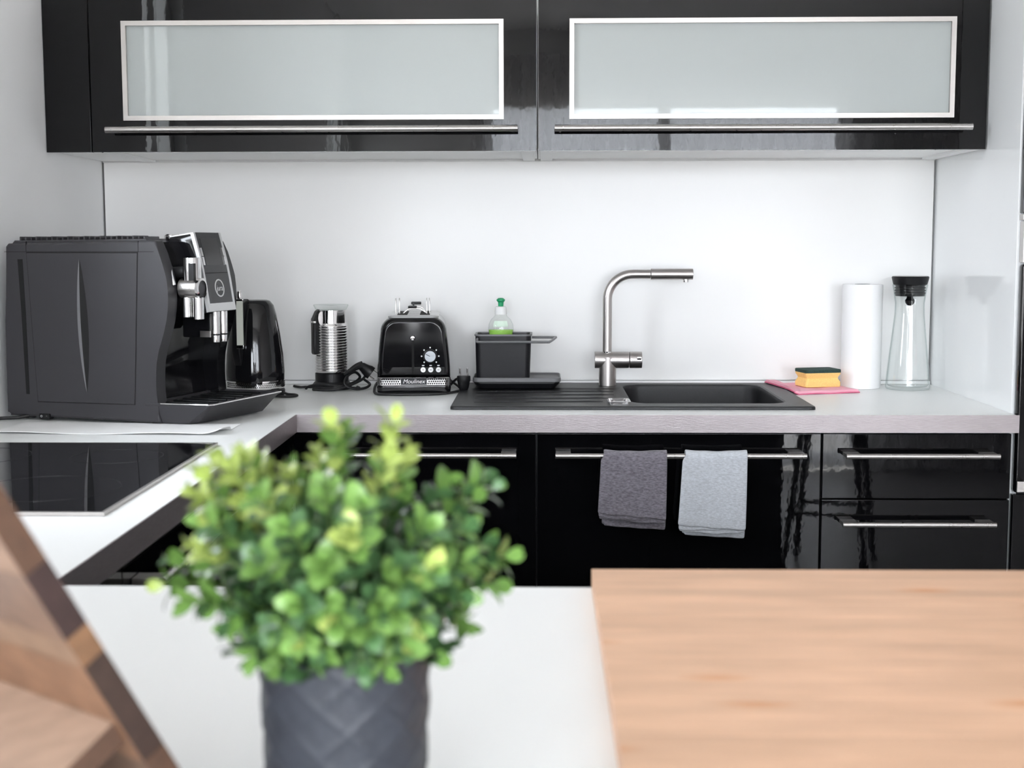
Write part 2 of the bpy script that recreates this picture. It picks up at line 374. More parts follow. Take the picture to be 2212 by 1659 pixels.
for a, b in ((WDY0+.07, ym-.04), (ym+.03, WDY1-.07)):
    obj('window_pane', B(XL-.072, XL-.068, a, b, .09, WDZ1-.07), M['pane'], w3)
# sealing strip where worktop and backsplash meet
struct('trim_1', B(XL+.002, .994, 3.458, 3.4795, .9105, .9190, .001), M['white'])

# sheer curtain (only its reflection is seen)
random.seed(3)
bm = NB(); nx = 300; lp0, lp1 = [], []
for i in range(nx+1):
    x = WBX0-.05 + (XRM-.01-WBX0+.05)*i/nx
    y = YF+.07 + .022*math.sin(x*58+1.1*math.sin(x*5.2)) + .010*math.sin(x*23+.6)
    lp0.append((x, y, .02)); lp1.append((x, y*.999, 2.36))
loft(bm, [lp0, lp1], (False, False), False)
tag(obj('sheer_curtain', bm, M['sheer'], ang=180), 'sheer pale curtain in soft folds, seen reflected in the black gloss fronts', 'curtain')
for sd_, (x, y) in (('left', (.62, .30)), ('right', (.80, .30))):
    t = thing('ceiling_spotlight', 'small round ceiling spot, the %s one reflected in the right frosted pane' % sd_, 'lamp', (x, y, H), group='ceiling spots reflected in the frosted glass')
    bm = NB(); lathe(bm, [(.035, -.001), (.042, -.004), (.045, -.001)], n=24); obj('trim_ring', bm, M['alu'], t)
    bm = NB(); cyl(bm, .034, -.003, -.001, n=24); obj('diffuser', bm, M['lamp'], t)

# ------------------------------------------------------------------ wall cabinets
def wall_cabinet(x0, x1, label, hx0, hx1, fx0, fx1):
    t = thing('wall_cabinet', label, 'cabinet', (x0, 3.10, 1.477))
    X = x1-x0; Dp = .372; Hc = .365; zb = .006
    bm = NB()
    box(bm, .0, .018, .002, Dp, zb, Hc); box(bm, X-.018, X, .002, Dp, zb, Hc)
    box(bm, .018, X-.018, .002, Dp, Hc-.018, Hc); box(bm, .018, X-.018, Dp-.008, Dp, zb, Hc-.018)
    obj('carcass', bm, M['white'], t)
    obj('bottom_panel', B(.018, X-.018, .002, Dp-.008, zb, zb+.018), M['white'], t)
    obj('shelf', B(.019, X-.019, .006, Dp-.01, .236, .258), M['shelfgrey'], t)
    for a in (.006, X-.036): obj('underside_bracket', B(a, a+.03, .01, Dp-.01, .0005, zb, .001), M['white'], t)
    # door with opening
    fa, fb = fx0-x0, fx1-x0; z0, z1 = 1.547-1.477, 1.767-1.477
    bm = NB(); g = .0015
    outer = [(g, 0), (X-g, 0), (X-g, Hc), (g, Hc)]; inner = [(fa+.006, z0+.006), (fb-.006, z0+.006), (fb-.006, z1-.006), (fa+.006, z1-.006)]
    for y in (-.020, 0):
        V1 = [bm.verts.new((x, y, z)) for x, z in outer]; V2 = [bm.verts.new((x, y, z)) for x, z in inner]
        for i in range(4): bm.faces.new((V1[i], V1[(i+1) % 4], V2[(i+1) % 4], V2[i]))
        if y < 0: A1, A2 = V1, V2
    for i in range(4):
        bm.faces.new((A1[i], A1[(i+1) % 4], V1[(i+1) % 4], V1[i])); bm.faces.new((A2[i], A2[(i+1) % 4], V2[(i+1) % 4], V2[i]))
    d = obj('door', bm, M['gloss'], t)
    w_ = .0105
    # mitred aluminium frame, four rails
    o4 = [(fa, z0), (fb, z0), (fb, z1), (fa, z1)]; i4 = [(fa+w_, z0+w_), (fb-w_, z0+w_), (fb-w_, z1-w_), (fa+w_, z1-w_)]
    for i in range(4):
        j = (i+1) % 4; bm = NB()
        prism(bm, [o4[i], o4[j], i4[j], i4[i]], 'y', -.024, -.004)
        obj('frame_rail', bm, M['alu'], d)
    obj('frosted_pane', B(fa+w_-.002, fb-w_+.002, -.0155, -.0105, z0+w_-.002, z1-w_+.002), M['frost'], d)
    bm = NB(); cyl(bm, .0074, hx0-x0, hx1-x0, (0, -.056, .047), 'x', 20, .0006)
    hb = obj('handle', bm, M['steel'], d)
    for hx in (hx0-x0+.012, hx1-x0-.012):
        bm = NB(); cyl(bm, .0050, -.055, -.0202, (hx, 0, .047), 'y', 14); obj('handle_post', bm, M['steel'], hb)
    return t
wall_cabinet(-1.0145, -.0085, 'black gloss wall cabinet with frosted pane, left one above the toaster', -.972, -.051, -.9405, -.083)
wall_cabinet(-.0065, .9935, 'black gloss wall cabinet with frosted pane, right one above the tap', .031, .951, .0640, .9195)
t = thing('filler_panel', 'narrow black filler panel between left wall and wall cabinet', 'panel', (-1.1185, 3.08, 1.477))
obj('front_panel', B(0, .102, 0, .02, 0, .365, .0006), M['gloss'], t)
obj('underside_panel', B(.0, .102, .0205, .392, .004, .022), M['white'], t)
obj('wall_panel', B(.0, .016, .0205, .392, .0225, .365), M['white'], t)

for nm, x in (('leftmost', -.79), ('middle', -.655), ('rightmost', -.53)):
    bm = NB(); lathe(bm, [(.0, .0), (.034, .0), (.038, .004), (.041, .06), (.040, .15), (.034, .175), (.0385, .195), (.0360, .196), (.031, .176), (.037, .15), (.038, .06), (.034, .008), (.0, .006)], n=32)
    o = obj('white_jar', bm, M['ceramic'], loc=(x, 3.185, 1.5013), ang=60)
    tag(o, 'tall white jar blurred behind the left frosted pane, %s of three' % nm, 'jar', 'jars behind the left frosted pane')

# ------------------------------------------------------------------ base cabinets
YD = 2.85
def bar_handle(par, x0, x1, z, y=-.040, post=.034):
    """bar and two flat tapering posts; local frame of a front whose face lies at y=0"""
    bm = NB(); cyl(bm, .0058, x0, x1, (0, y, z), 'x', 16, .0006); h = obj('handle', bm, M['steel'], par)
    for a, b in ((x0, x0+post), (x1-post, x1)):
        obj('handle_post', B(a+.001, b-.001, y+.0035, -.0004, z-.004, z+.004, .0012), M['alu'], h)
def cab(name, label, x0, x1, fronts, handles):
    t = thing(name, label, 'cabinet', (x0, YD, .0))
    X = x1-x0; bm = NB()
    box(bm, 0, X, .0205, .60, .12, .14); box(bm, 0, .018, .0205, .60, .14, .866); box(bm, X-.018, X, .0205, .60, .14, .866); box(bm, .018, X-.018, .58, .60, .14, .866)
    obj('carcass', bm, M['blackmat'], t)
    obj('plinth', B(0, X, .06, .076, 0, .118), M['blackmat'], t)
    for (nm, a, b), hd in zip(fronts, handles):
        f = obj(nm, B(.0015, X-.0015, 0, .020, a, b, .0012), M['gloss'], t)
        if hd: bar_handle(f, hd[0]-x0, hd[1]-x0, hd[2])
cab('base_cabinet', 'black gloss corner base cabinet, its handle half hidden behind the plant', -.527, -.009, [('door', .125, .868)], [(-.47, -.051, .826)])
cab('base_cabinet', 'wide black gloss base cabinet with two towels on its handle', -.008, .5945, [('door', .125, .868)], [(.031, .556, .826)])
cab('drawer_cabinet', 'black gloss drawer cabinet at the right end under the worktop', .5955, .9945,
    [('drawer', .7295, .868), ('drawer', .428, .7265), ('drawer', .125, .425)], [(.638, .957, .826), (.634, .954, .681), None])
# left run under the hob, facing +X
t = thing('hob_drawer_cabinet', 'black gloss drawer cabinet under the hob on the left run', 'cabinet', (-.53, 2.25, 0), R(90))
# local x -> world y ; local y -> world -x ; front face at local y=0 faces world +x after rotation by +90 with local -y facing +x
bm = NB(); box(bm, -.86, .596, .0205, .57, .12, .14); box(bm, -.86, -.842, .0205, .57, .14, .866); box(bm, .578, .596, .0205, .57, .14, .866)
obj('carcass', bm, M['blackmat'], t)
for a, b, hd in ((-.8585, -.5815, None), (-.5785, .0185, (-.545, -.02)), (.0215, .5945, None)):
    for z0, z1 in ((.7095, .862), (.4195, .7065), (.125, .4165)):
        f = obj('drawer', B(a, b, 0, .020, z0, z1, .0012), M['gloss'], t)
        if hd: bar_handle(f, hd[0], hd[1], (z1-.028) if z1 < .8 else .834)
# peninsula body
t = thing('peninsula_cabinet', 'black gloss cabinet carrying the near white worktop', 'cabinet', (0, 1.0, 0))
obj('carcass', B(-1.10, .78, -.43, .35, .10, .866), M['blackmat'], t)
for a, b in ((-.50, -.075), (-.072, .353), (.356, .781)):
    obj('back_panel', B(a, b, .352, .370, .10, .868, .001), M['gloss'], t)
obj('plinth', B(-1.08, .76, -.38, .30, 0, .098), M['blackmat'], t)

# stool beyond the peninsula: its legs mirror in the drawer fronts
t = thing('bar_stool', 'dark wooden stool with splayed legs, mirrored in the right drawer fronts', 'stool', (1.14, .42, 0), R(20))
bm = NB(); lathe(bm, [(.0, .640), (.150, .640), (.165, .648), (.165, .668), (.150, .676), (.0, .674)], n=36); obj('seat', bm, M['blackmat'], t)
for sx, sy in ((-1, -1), (1, -1), (1, 1), (-1, 1)):
    bm = NB(); tube(bm, [(.095*sx, .095*sy, .640), (.155*sx, .155*sy, .0)], [.016, .012], 10); obj('leg', bm, M['blackmat'], t)
for pa, pb in (((-1, -1), (1, -1)), ((1, -1), (1, 1)), ((1, 1), (-1, 1)), ((-1, 1), (-1, -1))):
    bm = NB(); tube(bm, [(.133*pa[0], .133*pa[1], .23), (.133*pb[0], .133*pb[1], .23)], .008, 8); obj('rung', bm, M['blackmat'], t)

# ------------------------------------------------------------------ worktops
ZT, ZB = .910, .872
SX0, SX1, SY0, SY1 = .195, .552, 2.968, 3.392         # hole for the basin
t = thing('worktop', 'white L-shaped worktop with brushed steel edge along the wall', 'worktop', (0, 3.1, ZB))
def wb(bm, a, b, c, d): box(bm, a, b, c-3.1, d-3.1, 0, ZT-ZB)
bm = NB()
wb(bm, -1.1185, -.519, 1.3925, 3.4795); wb(bm, -.519, SX0, 2.837, 3.4795); wb(bm, SX1, .9955, 2.837, 3.4795)
wb(bm, SX0, SX1, 2.837, SY0); wb(bm, SX0, SX1, SY1, 3.4795)
obj('slab', bm, M['work'], t)
obj('edge_strip', B(-.517, 1.003, 2.835-3.1, 2.8369-3.1, 0, ZT-ZB-.0003), M['edge'], t)
obj('edge_strip', B(-.5189, -.517, 1.3925-3.1, 2.835-3.1, 0, ZT-ZB-.0003), M['edge'], t)
t = thing('peninsula_worktop', 'white near worktop under the plant and the cutting board', 'worktop', (0, .95, ZB))
obj('slab', B(-1.1185, .80, -.43, .438, 0, ZT-ZB, .0008), M['work'], t)
obj('edge_strip', B(-.512, .80, .4382, .440, .0005, ZT-ZB-.0008), M['edge'], t)

# ------------------------------------------------------------------ tall oven housing at the right
t = thing('oven_housing', 'tall housing at the right with glossy white side and dark oven front', 'cabinet', (.996, 2.85, 0))
obj('side_panel', B(.0005, .018, .0205, .629, 0, 2.30, .0006), M['glosswhite'], t)
obj('carcass', B(.0185, .60, .0205, .629, .10, 2.30), M['blackmat'], t)
obj('door', B(.004, .60, 0, .020, 1.330, 2.30, .002), M['gloss'], t)
obj('trim_strip', B(.004, .60, -.004, .020, 1.316, 1.328, .001), M['alu'], t)
ov = obj('oven', B(.006, .60, -.004, .020, .742, 1.225, .006), M['gloss'], t)
obj('control_panel', B(.006, .60, -.004, .020, 1.228, 1.313, .001), M['steel'], ov)
obj('steel_bar', B(.009, .60, -.010, -.0045, .745, .768, .001), M['alu'], ov)
obj('drawer', B(.004, .60, 0, .020, .10, .738, .002), M['gloss'], t)

# ------------------------------------------------------------------ hob
t = thing('induction_hob', 'black glass hob set in the left worktop', 'hob', (-.83, 2.07, ZT))
HX0, HX1, HY0, HY1 = -.262, .252, -.317, .320
obj('glass_plate', B(HX0+.004, HX1-.004, HY0+.004, HY1-.004, .0005, .0055, .001), M['hob'], t)
fr = NB()
o4 = [(HX0, HY0), (HX1, HY0), (HX1, HY1), (HX0, HY1)]; k = .0045; i4 = [(HX0+k, HY0+k), (HX1-k, HY0+k), (HX1-k, HY1-k), (HX0+k, HY1-k)]
for i in range(4): prism(fr, [o4[i], o4[(i+1) % 4], i4[(i+1) % 4], i4[i]], 'z', .0003, .0052)
obj('steel_frame', fr, M['alu'], t)
for cx, cy, r in ((-.12, .16, .09), (.12, .16, .075), (-.12, -.13, .075), (.11, -.14, .105)):
    bm = NB(); lathe(bm, [(r, .00555), (r, .00575), (r+.0012, .00575), (r+.0012, .00555)], (cx, cy, 0), 48); obj('zone_ring', bm, M['print'], t)

# ------------------------------------------------------------------ sink
t = thing('sink', 'black composite sink with draining board set in the worktop', 'sink', (0, 3.17, ZT))
OX0, OX1, OY0, OY1 = -.197, .5955, 2.916-3.17, 3.430-3.17
bx0, bx1, by0, by1 = .200, .547, 2.974-3.17, 3.386-3.17
bm = NB(); Zr = .008
V = loft(bm, [ring(rrect(OX0, OX1, OY0, OY1, .012), .0003), ring(rrect(OX0, OX1, OY0, OY1, .012), Zr-.003), ring(rrect(OX0+.001, OX1-.001, OY0+.001, OY1-.001, .012), Zr-.001), ring(rrect(OX0+.003, OX1-.003, OY0+.003, OY1-.003, .012), Zr)], (False, False))
dr = rrect(-.172, .190, 2.940-3.17, 3.300-3.17, .03)
VD = loft(bm, [ring(dr, Zr), ring(rrect(-.164, .182, 2.948-3.17, 3.292-3.17, .026), Zr-.0035)], (False, True))
VB = loft(bm, [ring(rrect(bx0, bx1, by0, by1, .045), Zr), ring(rrect(bx0+.003, bx1-.003, by0+.003, by1-.003, .044), Zr-.002),
               ring(rrect(bx0+.006, bx1-.006, by0+.006, by1-.006, .042), Zr-.012), ring(rrect(bx0+.014, bx1-.014, by0+.014, by1-.014, .045), -.165),
               ring(rrect(bx0+.03, bx1-.03, by0+.03, by1-.03, .04), -.182)], (False, True))
fill_between(bm, [V[-1], VD[0], VB[0]])
body = obj('sink_body', bm, M['sink'], t, ang=30)
for xa, ya, xb, yb in ((-.150, -.150, .140, -.135), (-.152, -.075, .160, -.066), (-.154, .0, .172, .004), (-.155, .075, .175, .076)):
    bm = NB(); tube(bm, [(xa, ya, Zr-.0046), (xa+.03, ya+.001, Zr-.0032), (xb-.03, yb, Zr-.0032), (xb, yb, Zr-.0046)], .0020, 8); obj('drainer_rib', bm, M['sink'], t)
bm = NB(); lathe(bm, [(.0, -.1815), (.030, -.1815), (.044, -.178), (.046, -.1795)], (.372, .01, 0), 32); obj('basin_strainer', bm, M['chrome'], t)
bm = NB()
for lp in ([ring(rrect(.150, .200, -.19, -.118, .008), Zr-.003), ring(rrect(.150, .200, -.19, -.118, .008), Zr+.002), ring(rrect(.152, .198, -.188, -.12, .007), Zr+.003),
            ring(rrect(.156, .194, -.184, -.124, .006), Zr+.003), ring(rrect(.161, .189, -.179, -.129, .006), Zr-.001)],): loft(bm, lp, (False, True))
obj('overflow_cover', bm, M['chrome'], t)

# ------------------------------------------------------------------ tap
t = thing('kitchen_tap', 'tall brushed steel L-shaped tap standing behind the sink', 'tap', (.166, 3.355, ZT+.0082))
bm = NB(); cyl(bm, .0215, .0, .072, bev=.001); obj('base', bm, M['tapsteel'], t)
bm = NB(); cyl(bm, .0205, -.032, .053, (0, 0, .064), 'x', 36, .001); bd = obj('mixer_body', bm, M['tapsteel'], t)
bm = NB(); cyl(bm, .0205, .0545, .085, (0, 0, .064), 'x', 36, .001); lv = obj('lever_cap', bm, M['tapsteel'], t)
obj('lever_pin', B(.071, .083, -.024, -.014, .066, .074, .002), M['chrome'], lv)
bm = NB()
arc = [(-.001+.062-.062*math.cos(a), 0, .214+.062*math.sin(a)) for a in [PI/2*i/14 for i in range(15)]]
tube(bm, [(-.001, 0, .080)] + arc + [(.104, 0, .276)], .0114, 24); obj('spout', bm, M['tapsteel'], t)
bm = NB(); cyl(bm, .0120, .082, .085, (-.001, 0, 0), 'z', 28); obj('collar', bm, M['chrome'], t)
bm = NB(); cyl(bm, .0135, .1055, .209, (0, 0, .276), 'x', 32, .001); ph = obj('pull_out_head', bm, M['tapsteel'], t)
bm = NB(); cyl(bm, .0075, .256, .264, (.192, 0, 0), 'z', 20, .0008); obj('nozzle', bm, M['chrome'], ph)
SC2 = True

# ------------------------------------------------------------------ sink caddy and its bottle
ZS = ZT+.0082
t = thing('sink_caddy', 'charcoal sink caddy with grey tray and wire rail', 'caddy', (-.060, 3.34, ZS))
bm = NB(); lo = rrect(-.106, .109, -.070, .068, .016)
sm = rrect(-.100, .103, -.064, .062, .014)
loft(bm, [ring(sm, .0125), ring(lo, .0175), ring(lo, .026), ring(rrect(-.104, .107, -.068, .066, .014), .0275), ring(rrect(-.100, .103, -.064, .062, .012), .0225)], (True, True))
tr = obj('tray', bm, M['greyplastic'], t)
bm = NB(); loft(bm, [ring(rrect(-.092, .095, -.056, .054, .014), .0001), ring(rrect(-.094, .097, -.060, .058, .014), .004), ring(rrect(-.103, .106, -.066, .065, .016), .0122)], (True, True)); obj('tray_base', bm, M['caddy'], tr)
bm = NB(); T0 = .023
o1 = rrect(-.098, .033, -.050, .050, .014); o2 = rrect(-.100, .037, -.050, .052, .014); i2 = rrect(-.0965, .0335, -.0465, .0485, .011)
loft(bm, [ring(o1, T0), ring(o2, .128), ring(i2, .128), ring(rrect(-.0945, .0295, -.0465, .0465, .011), T0+.004)], (True, True))
bxo = obj('box', bm, M['caddy'], t)
bm = NB(); loft(bm, [ring(rrect(-.102, .039, -.052, .054, .015), .1275), ring(rrect(-.102, .039, -.052, .054, .015), .1315), ring(i2, .1315), ring(i2, .1275)], (False, False))
obj('rim', bm, M['greyplastic'], bxo)
bm = NB(); tube(bm, smooth_path([(-.094, -.052, .121), (-.094, -.062, .116), (-.086, -.064, .114), (.0, -.064, .114), (.072, -.064, .114), (.082, -.060, .1145), (.096, .015, .119), (.092, .022, .1195), (.038, .028, .1195)], 6), .0032, 10)
obj('wire_rail', bm, M['greyplastic'], t)

t = thing('dish_soap_bottle', 'clear dish soap bottle with green cap standing in the sink caddy', 'bottle', (-.0985, 3.345, ZS+.0275))
bm = NB(); lathe(bm, [(.0, .0), (.026, .0), (.030, .004), (.0305, .03), (.0300, .100), (.0315, .112), (.0300, .126), (.024, .138), (.0155, .146), (.0145, .150)], n=40, sy=.72); obj('bottle_body', bm, M['clearplastic'], t)
bm = NB(); lathe(bm, [(.0, .0010), (.0250, .001), (.0286, .005), (.0290, .03), (.0287, .100), (.0302, .1125), (.0, .1130)], n=36, sy=.70); obj('soap', bm, M['soap'], t)
bm = NB(); lathe(bm, [(.0145, .1505), (.0148, .152), (.0140, .168), (.011, .170), (.0, .170)], n=32); obj('white_collar', bm, M['white'], t)
bm = NB(); lathe(bm, [(.0065, .1702), (.0070, .180), (.0105, .184), (.0105, .187), (.006, .1905), (.0, .191)], n=24); obj('cap', bm, M['greencap'], t)
bm = NB()
lathe(bm, [(.0303, .1205), (.0302, .1255), (.0262, .1350)], n=40, sy=.72)
bmesh.ops.delete(bm, geom=[f for f in bm.faces if f.calc_center_median().y > -.017], context='FACES')
obj('label', bm, M['label'], t, recalc=False)

# ------------------------------------------------------------------ toaster
TX, TY = -.301, 3.212
t = thing('toaster', 'black glossy toaster with dial, three buttons and chrome band', 'toaster', (TX-.002, TY, ZT), R(4))
def loaf(hw0, hw1, z0, z1, r, n=8):
    """outline in x,z: bottom width hw0, top width hw1, rounded top corners"""
    pts = [(-hw0, z0)]
    for k in range(5): s = k/5; pts.append((-(hw0+(hw1+.016-hw0)*s**1.6), z0+(z1-r-z0)*s))
    for i in range(n+1):
        a = PI - PI/2*i/n; pts.append((-(hw1+.016-r)+r*math.cos(a), z1-r+r*math.sin(a)))
    right = [(-x, z) for x, z in pts[::-1]]
    return pts + right
def shrink(pts, d, cz):
    out = []
    for x, z in pts:
        out.append((x*(1-d/.08), cz+(z-cz)*(1-d/.08)))
    return out
base = loaf(.0875, .0625, .042, .186, .034)
bm = NB(); lps = []
for y, d in ((.000, .0125), (.0012, .0092), (.004, .0058), (.009, .0026), (.018, .0), (.232, .0), (.240, .003), (.244, .010)):
    s = shrink(base, d, .10); lps.append([(x, y, max(z, .042)) for x, z in s])
loft(bm, lps, (True, True)); obj('body', bm, M['blackshiny'], t, ang=40)
bm = NB(); loft(bm, [ring(rrect(-.060, .060, .012, .234, .018), .1815), ring(rrect(-.061, .061, .011, .235, .018), .1875), ring(rrect(-.058, .058, .014, .232, .016), .190)], (True, True))
tp = obj('top_plate', bm, M['silver'], t)
for x in (-.027, .027): obj('slot', B(x-.012, x+.012, .03, .21, .1895, .1908, .0003), M['gap'], tp)
# chrome band with dots and the maker's lettering
lo = rrect(-.0880, .0880, -.0015, .2455, .014)
bm = NB(); loft(bm, [ring(rrect(-.0870, .0870, -.0005, .2445, .013), .0225), ring(lo, .0235), ring(lo, .0415), ring(rrect(-.0870, .0870, -.0005, .2445, .013), .0425)], (True, True))
bn = obj('chrome_band', bm, M['chrome'], t)
bm = NB()
for side in (-1, 1):
    for r_ in range(3):
        for c_ in range(9):
            x = side*(.034 + c_*.0052 + (.0026 if r_ % 2 else 0)); z = .0272 + r_*.0053
            cyl(bm, .0020, -.0021, -.0012, (x, 0, z), 'y', 6)
o = obj('band_dots', bm, M['gap'], bn); o['kind'] = 'stuff'
obj('band_reflection', B(-.031, .031, -.0024, -.0012, .0245, .0406, .0004), M['panelgrey'], bn)  # dark plate stands in for the dark reflection in the band behind the lettering
text('lettering', 'Moulinex', .0140, M['whitemark'], bn, (0, -.0026, .0325), (PI/2, 0, 0), .0004, shear=.25)
lo = rrect(-.0885, .0885, -.002, .2455, .016); l2 = rrect(-.0875, .0875, -.001, .2445, .016)
bm = NB(); loft(bm, [ring(rrect(-.080, .080, .006, .238, .014), .0), ring(l2, .006), ring(lo, .018), ring(l2, .0222)], (True, True)); obj('base', bm, M['blackshiny'], t)
# lever and its track
obj('lever_track', B(-.0042, .0012, -.0006, .0012, .052, .143, .0003), M['gap'], t)
bm = NB(); lathe(bm, [(.0, -.022), (.0050, -.021), (.0066, -.016), (.0060, -.008), (.003, .0005)], (-.0015, 0, .1375), 18, 'y', sx=1); obj('lever', bm, M['chrome'], t)
# dial
dx, dz = .0395, .093
bm = NB(); cyl(bm, .0132, -.012, .002, (dx, 0, dz), 'y', 32, .0008); dl = obj('dial', bm, M['dialgrey'], t)
bm = NB(); lathe(bm, [(.0132, -.001), (.0132, -.0105), (.0162, -.009), (.0168, -.001)], (dx, 0, dz), 32, 'y'); obj('dial_ring', bm, M['blackplastic'], dl)
bm = NB(); box(bm, -.0006, .0006, -.0128, -.0119, .001, .0120)
obj('dial_pointer', bm, M['gap'], dl, loc=(dx, 0, dz), rot=(0, R(-62), 0))
bm = NB()
for i in range(7):
    a = R(140 + 260/6*i) if False else R(225-270/6*i)
    cyl(bm, .0019, -.0008, .0006, (dx+0.0205*math.cos(a), 0, dz+.0205*math.sin(a)), 'y', 10)
obj('dial_marks', bm, M['whitemark'], t)
for k, bx in enumerate((.0225, .0405, .0590)):
    bm = NB(); cyl(bm, .0062, -.004, .002, (bx, 0, .0605), 'y', 24, .0008); b_ = obj('button', bm, M['silver'] if k == 0 else M['white'], t)
    bm = NB(); box(bm, bx-.0022, bx+.0022, -.0044, -.0039, .0600, .0612); obj('button_mark', bm, M['gap'], b_)
    obj('button_caption', B(bx-.0028, bx+.0028, -.0006, .0006, .0695, .0718), M['whitemark'], t)
# bun warmer
bw = NB()
for x in (-.044, -.035, .031, .038):
    tube(bw, smooth_path([(x, .08, .186), (x, .08, .205), (x-.0006, .082, .2255), (x, .088, .2268), (x, .094, .2255), (x, .095, .200), (x, .095, .187)], 4), .0009, 6)
tube(bw, smooth_path([(-.030, .10, .187), (-.018, .10, .198), (-.008, .10, .202), (.012, .10, .202), (.022, .10, .197), (.036, .10, .187)], 4), .0014, 6)
tube(bw, smooth_path([(-.026, .17, .187), (-.012, .17, .200), (.014, .17, .203), (.030, .17, .187)], 4), .0014, 6)
tube(bw, [(-.044, .09, .189), (.038, .09, .189)], .0013, 6)
wr = obj('bun_warmer', bw, M['steel'], t); wr['kind'] = 'stuff'
bm = NB(); box(bm, -.015, .007, .085, .115, .203, .209, .0025); box(bm, -.0085, .0165, .150, .165, .2095, .2165, .002); box(bm, -.004, .0, .11, .155, .206, .212, .001)
obj('warmer_knob', bm, M['blackplastic'], wr)
# cord and plug
cdp = smooth_path([(.060, .250, .030), (.090, .215, .012), (.112, .10, .0038), (.100, .03, .004), (.060, -.012, .0038), (.0, -.022, .0038), (-.055, -.020, .0038), (-.090, .0, .004), (-.0965, .05, .010), (-.095, .12, .016), (-.092, .20, .012)], 8)
bm = NB(); tube(bm, cdp, .0032, 8); co = obj('power_cord', bm, M['rubber'], t)
bm = NB(); tube(bm, smooth_path([(.086, .10, .012), (.103, .08, .030), (.116, .055, .034), (.121, .045, .024), (.118, .040, .018)], 8), .0032, 8)
obj('power_cord', bm, M['rubber'], t)
bm = NB(); lathe(bm, [(.0, .008), (.010, .008), (.0125, .014), (.0150, .028), (.0165, .030), (.0165, .040), (.0155, .042), (.0, .042)], (.1195, .036, 0), 24, sy=.8); pg = obj('plug', bm, M['blackplastic'], t)
for x in (.1105, .1285):
    bm = NB(); cyl(bm, .0021, .0421, .061, (x, .036, 0), 'z', 10, .0008); obj('prong', bm, M['chrome'], pg)

# ------------------------------------------------------------------ milk frother
t = thing('milk_frother', 'ribbed steel milk frother jug on black base with its cord', 'frother', (-.5205, 3.35, ZT))
bm = NB(); lathe(bm, [(.0, .0005), (.046, .0005), (.049, .004), (.049, .012), (.044, .018), (.0415, .020), (.0415, .040), (.0405, .041), (.0, .041)], n=48); obj('base', bm, M['blackplastic'], t)
prof = [(.0, .0415), (.0385, .0415), (.0400, .043)]
z = .046
for i in range(16):
    prof += [(.0405, z), (.0412, z+.0018), (.0412, z+.0036), (.0398, z+.0050), (.0392, z+.0058), (.0398, z+.0066)]; z += .0069
prof += [(.0405, z), (.0405, z+.003), (.0375, z+.006), (.0368, z+.010), (.0365, .197), (.0, .197)]
bm = NB(); lathe(bm, prof, n=56); obj('jug', bm, M['chrome'], t, ang=60)
bm = NB(); lathe(bm, [(.0, .1975), (.0375, .1975), (.0400, .202), (.0435, .209), (.0425, .2105), (.0, .2075)], n=48); obj('lid', bm, M['clearplastic'], t)
bm = NB()
prof2 = [(-.0330, .1995), (-.0400, .194), (-.0480, .176), (-.0495, .170), (-.0495, .092), (-.0470, .088), (-.0330, .089), (-.0330, .096), (-.0405, .098), (-.0410, .150), (-.0330, .158)]
prism(bm, prof2, 'y', -.012, .012, .003); h = obj('jug_handle', bm, M['blackplastic'], t, rot=(0, 0, R(30)))
obj('handle_clip', B(-.0502, -.0440, -.0124, .0124, .1660, .1710, .0006), M['chrome'], h)
bm = NB(); lathe(bm, [(.0, -.0005), (.0085, .0), (.0085, .003), (.0, .004)], (0, 0, 0), 20, 'y', sx=2.0)
obj('spout_emblem', bm, M['chrome'], t, loc=(-.018, -.0345, .178), rot=(0, 0, R(28)))
bm = NB()
tube(bm, smooth_path([(-.10, .025, .0045), (-.080, .005, .004), (-.060, -.030, .008), (-.030, -.054, .010), (.0, -.060, .008), (.030, -.058, .012), (.060, -.030, .020), (.070, .0, .030), (.060, -.02, .044), (.045, -.046, .036), (.040, -.058, .018), (.060, -.050, .006), (.085, -.030, .005), (.095, -.005, .012), (.080, .010, .022)], 7), .0034, 8)
tube(bm, smooth_path([(-.04, -.050, .004), (-.01, -.064, .0045), (.02, -.066, .006), (.05, -.052, .014), (.075, -.030, .024), (.085, -.018, .034), (.078, -.010, .043)], 7), .0034, 8)
tube(bm, smooth_path([(-.06, -.03, .004), (-.052, -.040, .010), (-.02, -.056, .017), (.01, -.060, .015), (.048, -.046, .008), (.070, -.020, .004), (.062, .01, .004)], 7), .0034, 8)
co = obj('power_cord', bm, M['rubber'], t)
bm = NB()
tube(bm, smooth_path([(.038, -.050, .040), (.050, -.042, .048), (.066, -.032, .058), (.080, -.026, .062)], 6), [.0036+.0004*i for i in range(19)], 10)
loops = []
for s, r in ((0, .006), (.004, .0105), (.018, .0135), (.026, .0165), (.034, .0165), (.035, .0155)):
    c_ = Vector((.074, -.026, .062)) + Vector((.80, .05, -.60))*s
    tdir = Vector((.80, .05, -.60)).normalized(); n1 = Vector((0, 1, 0)); n1 = (n1-tdir*n1.dot(tdir)).normalized(); n2 = tdir.cross(n1)
    loops.append([c_ + r*(math.cos(2*PI*k/20)*n1*.8 + math.sin(2*PI*k/20)*n2) for k in range(20)])
loft(bm, loops); pg = obj('plug', bm, M['blackplastic'], t)
for s in (-.0085, .0085):
    a = Vector((.074, -.026, .062)) + Vector((.80, .05, -.60))*.035 + n2*s
    bm = NB(); tube(bm, [a, a + tdir*.0135], .0021, 8); obj('prong', bm, M['chrome'], pg)

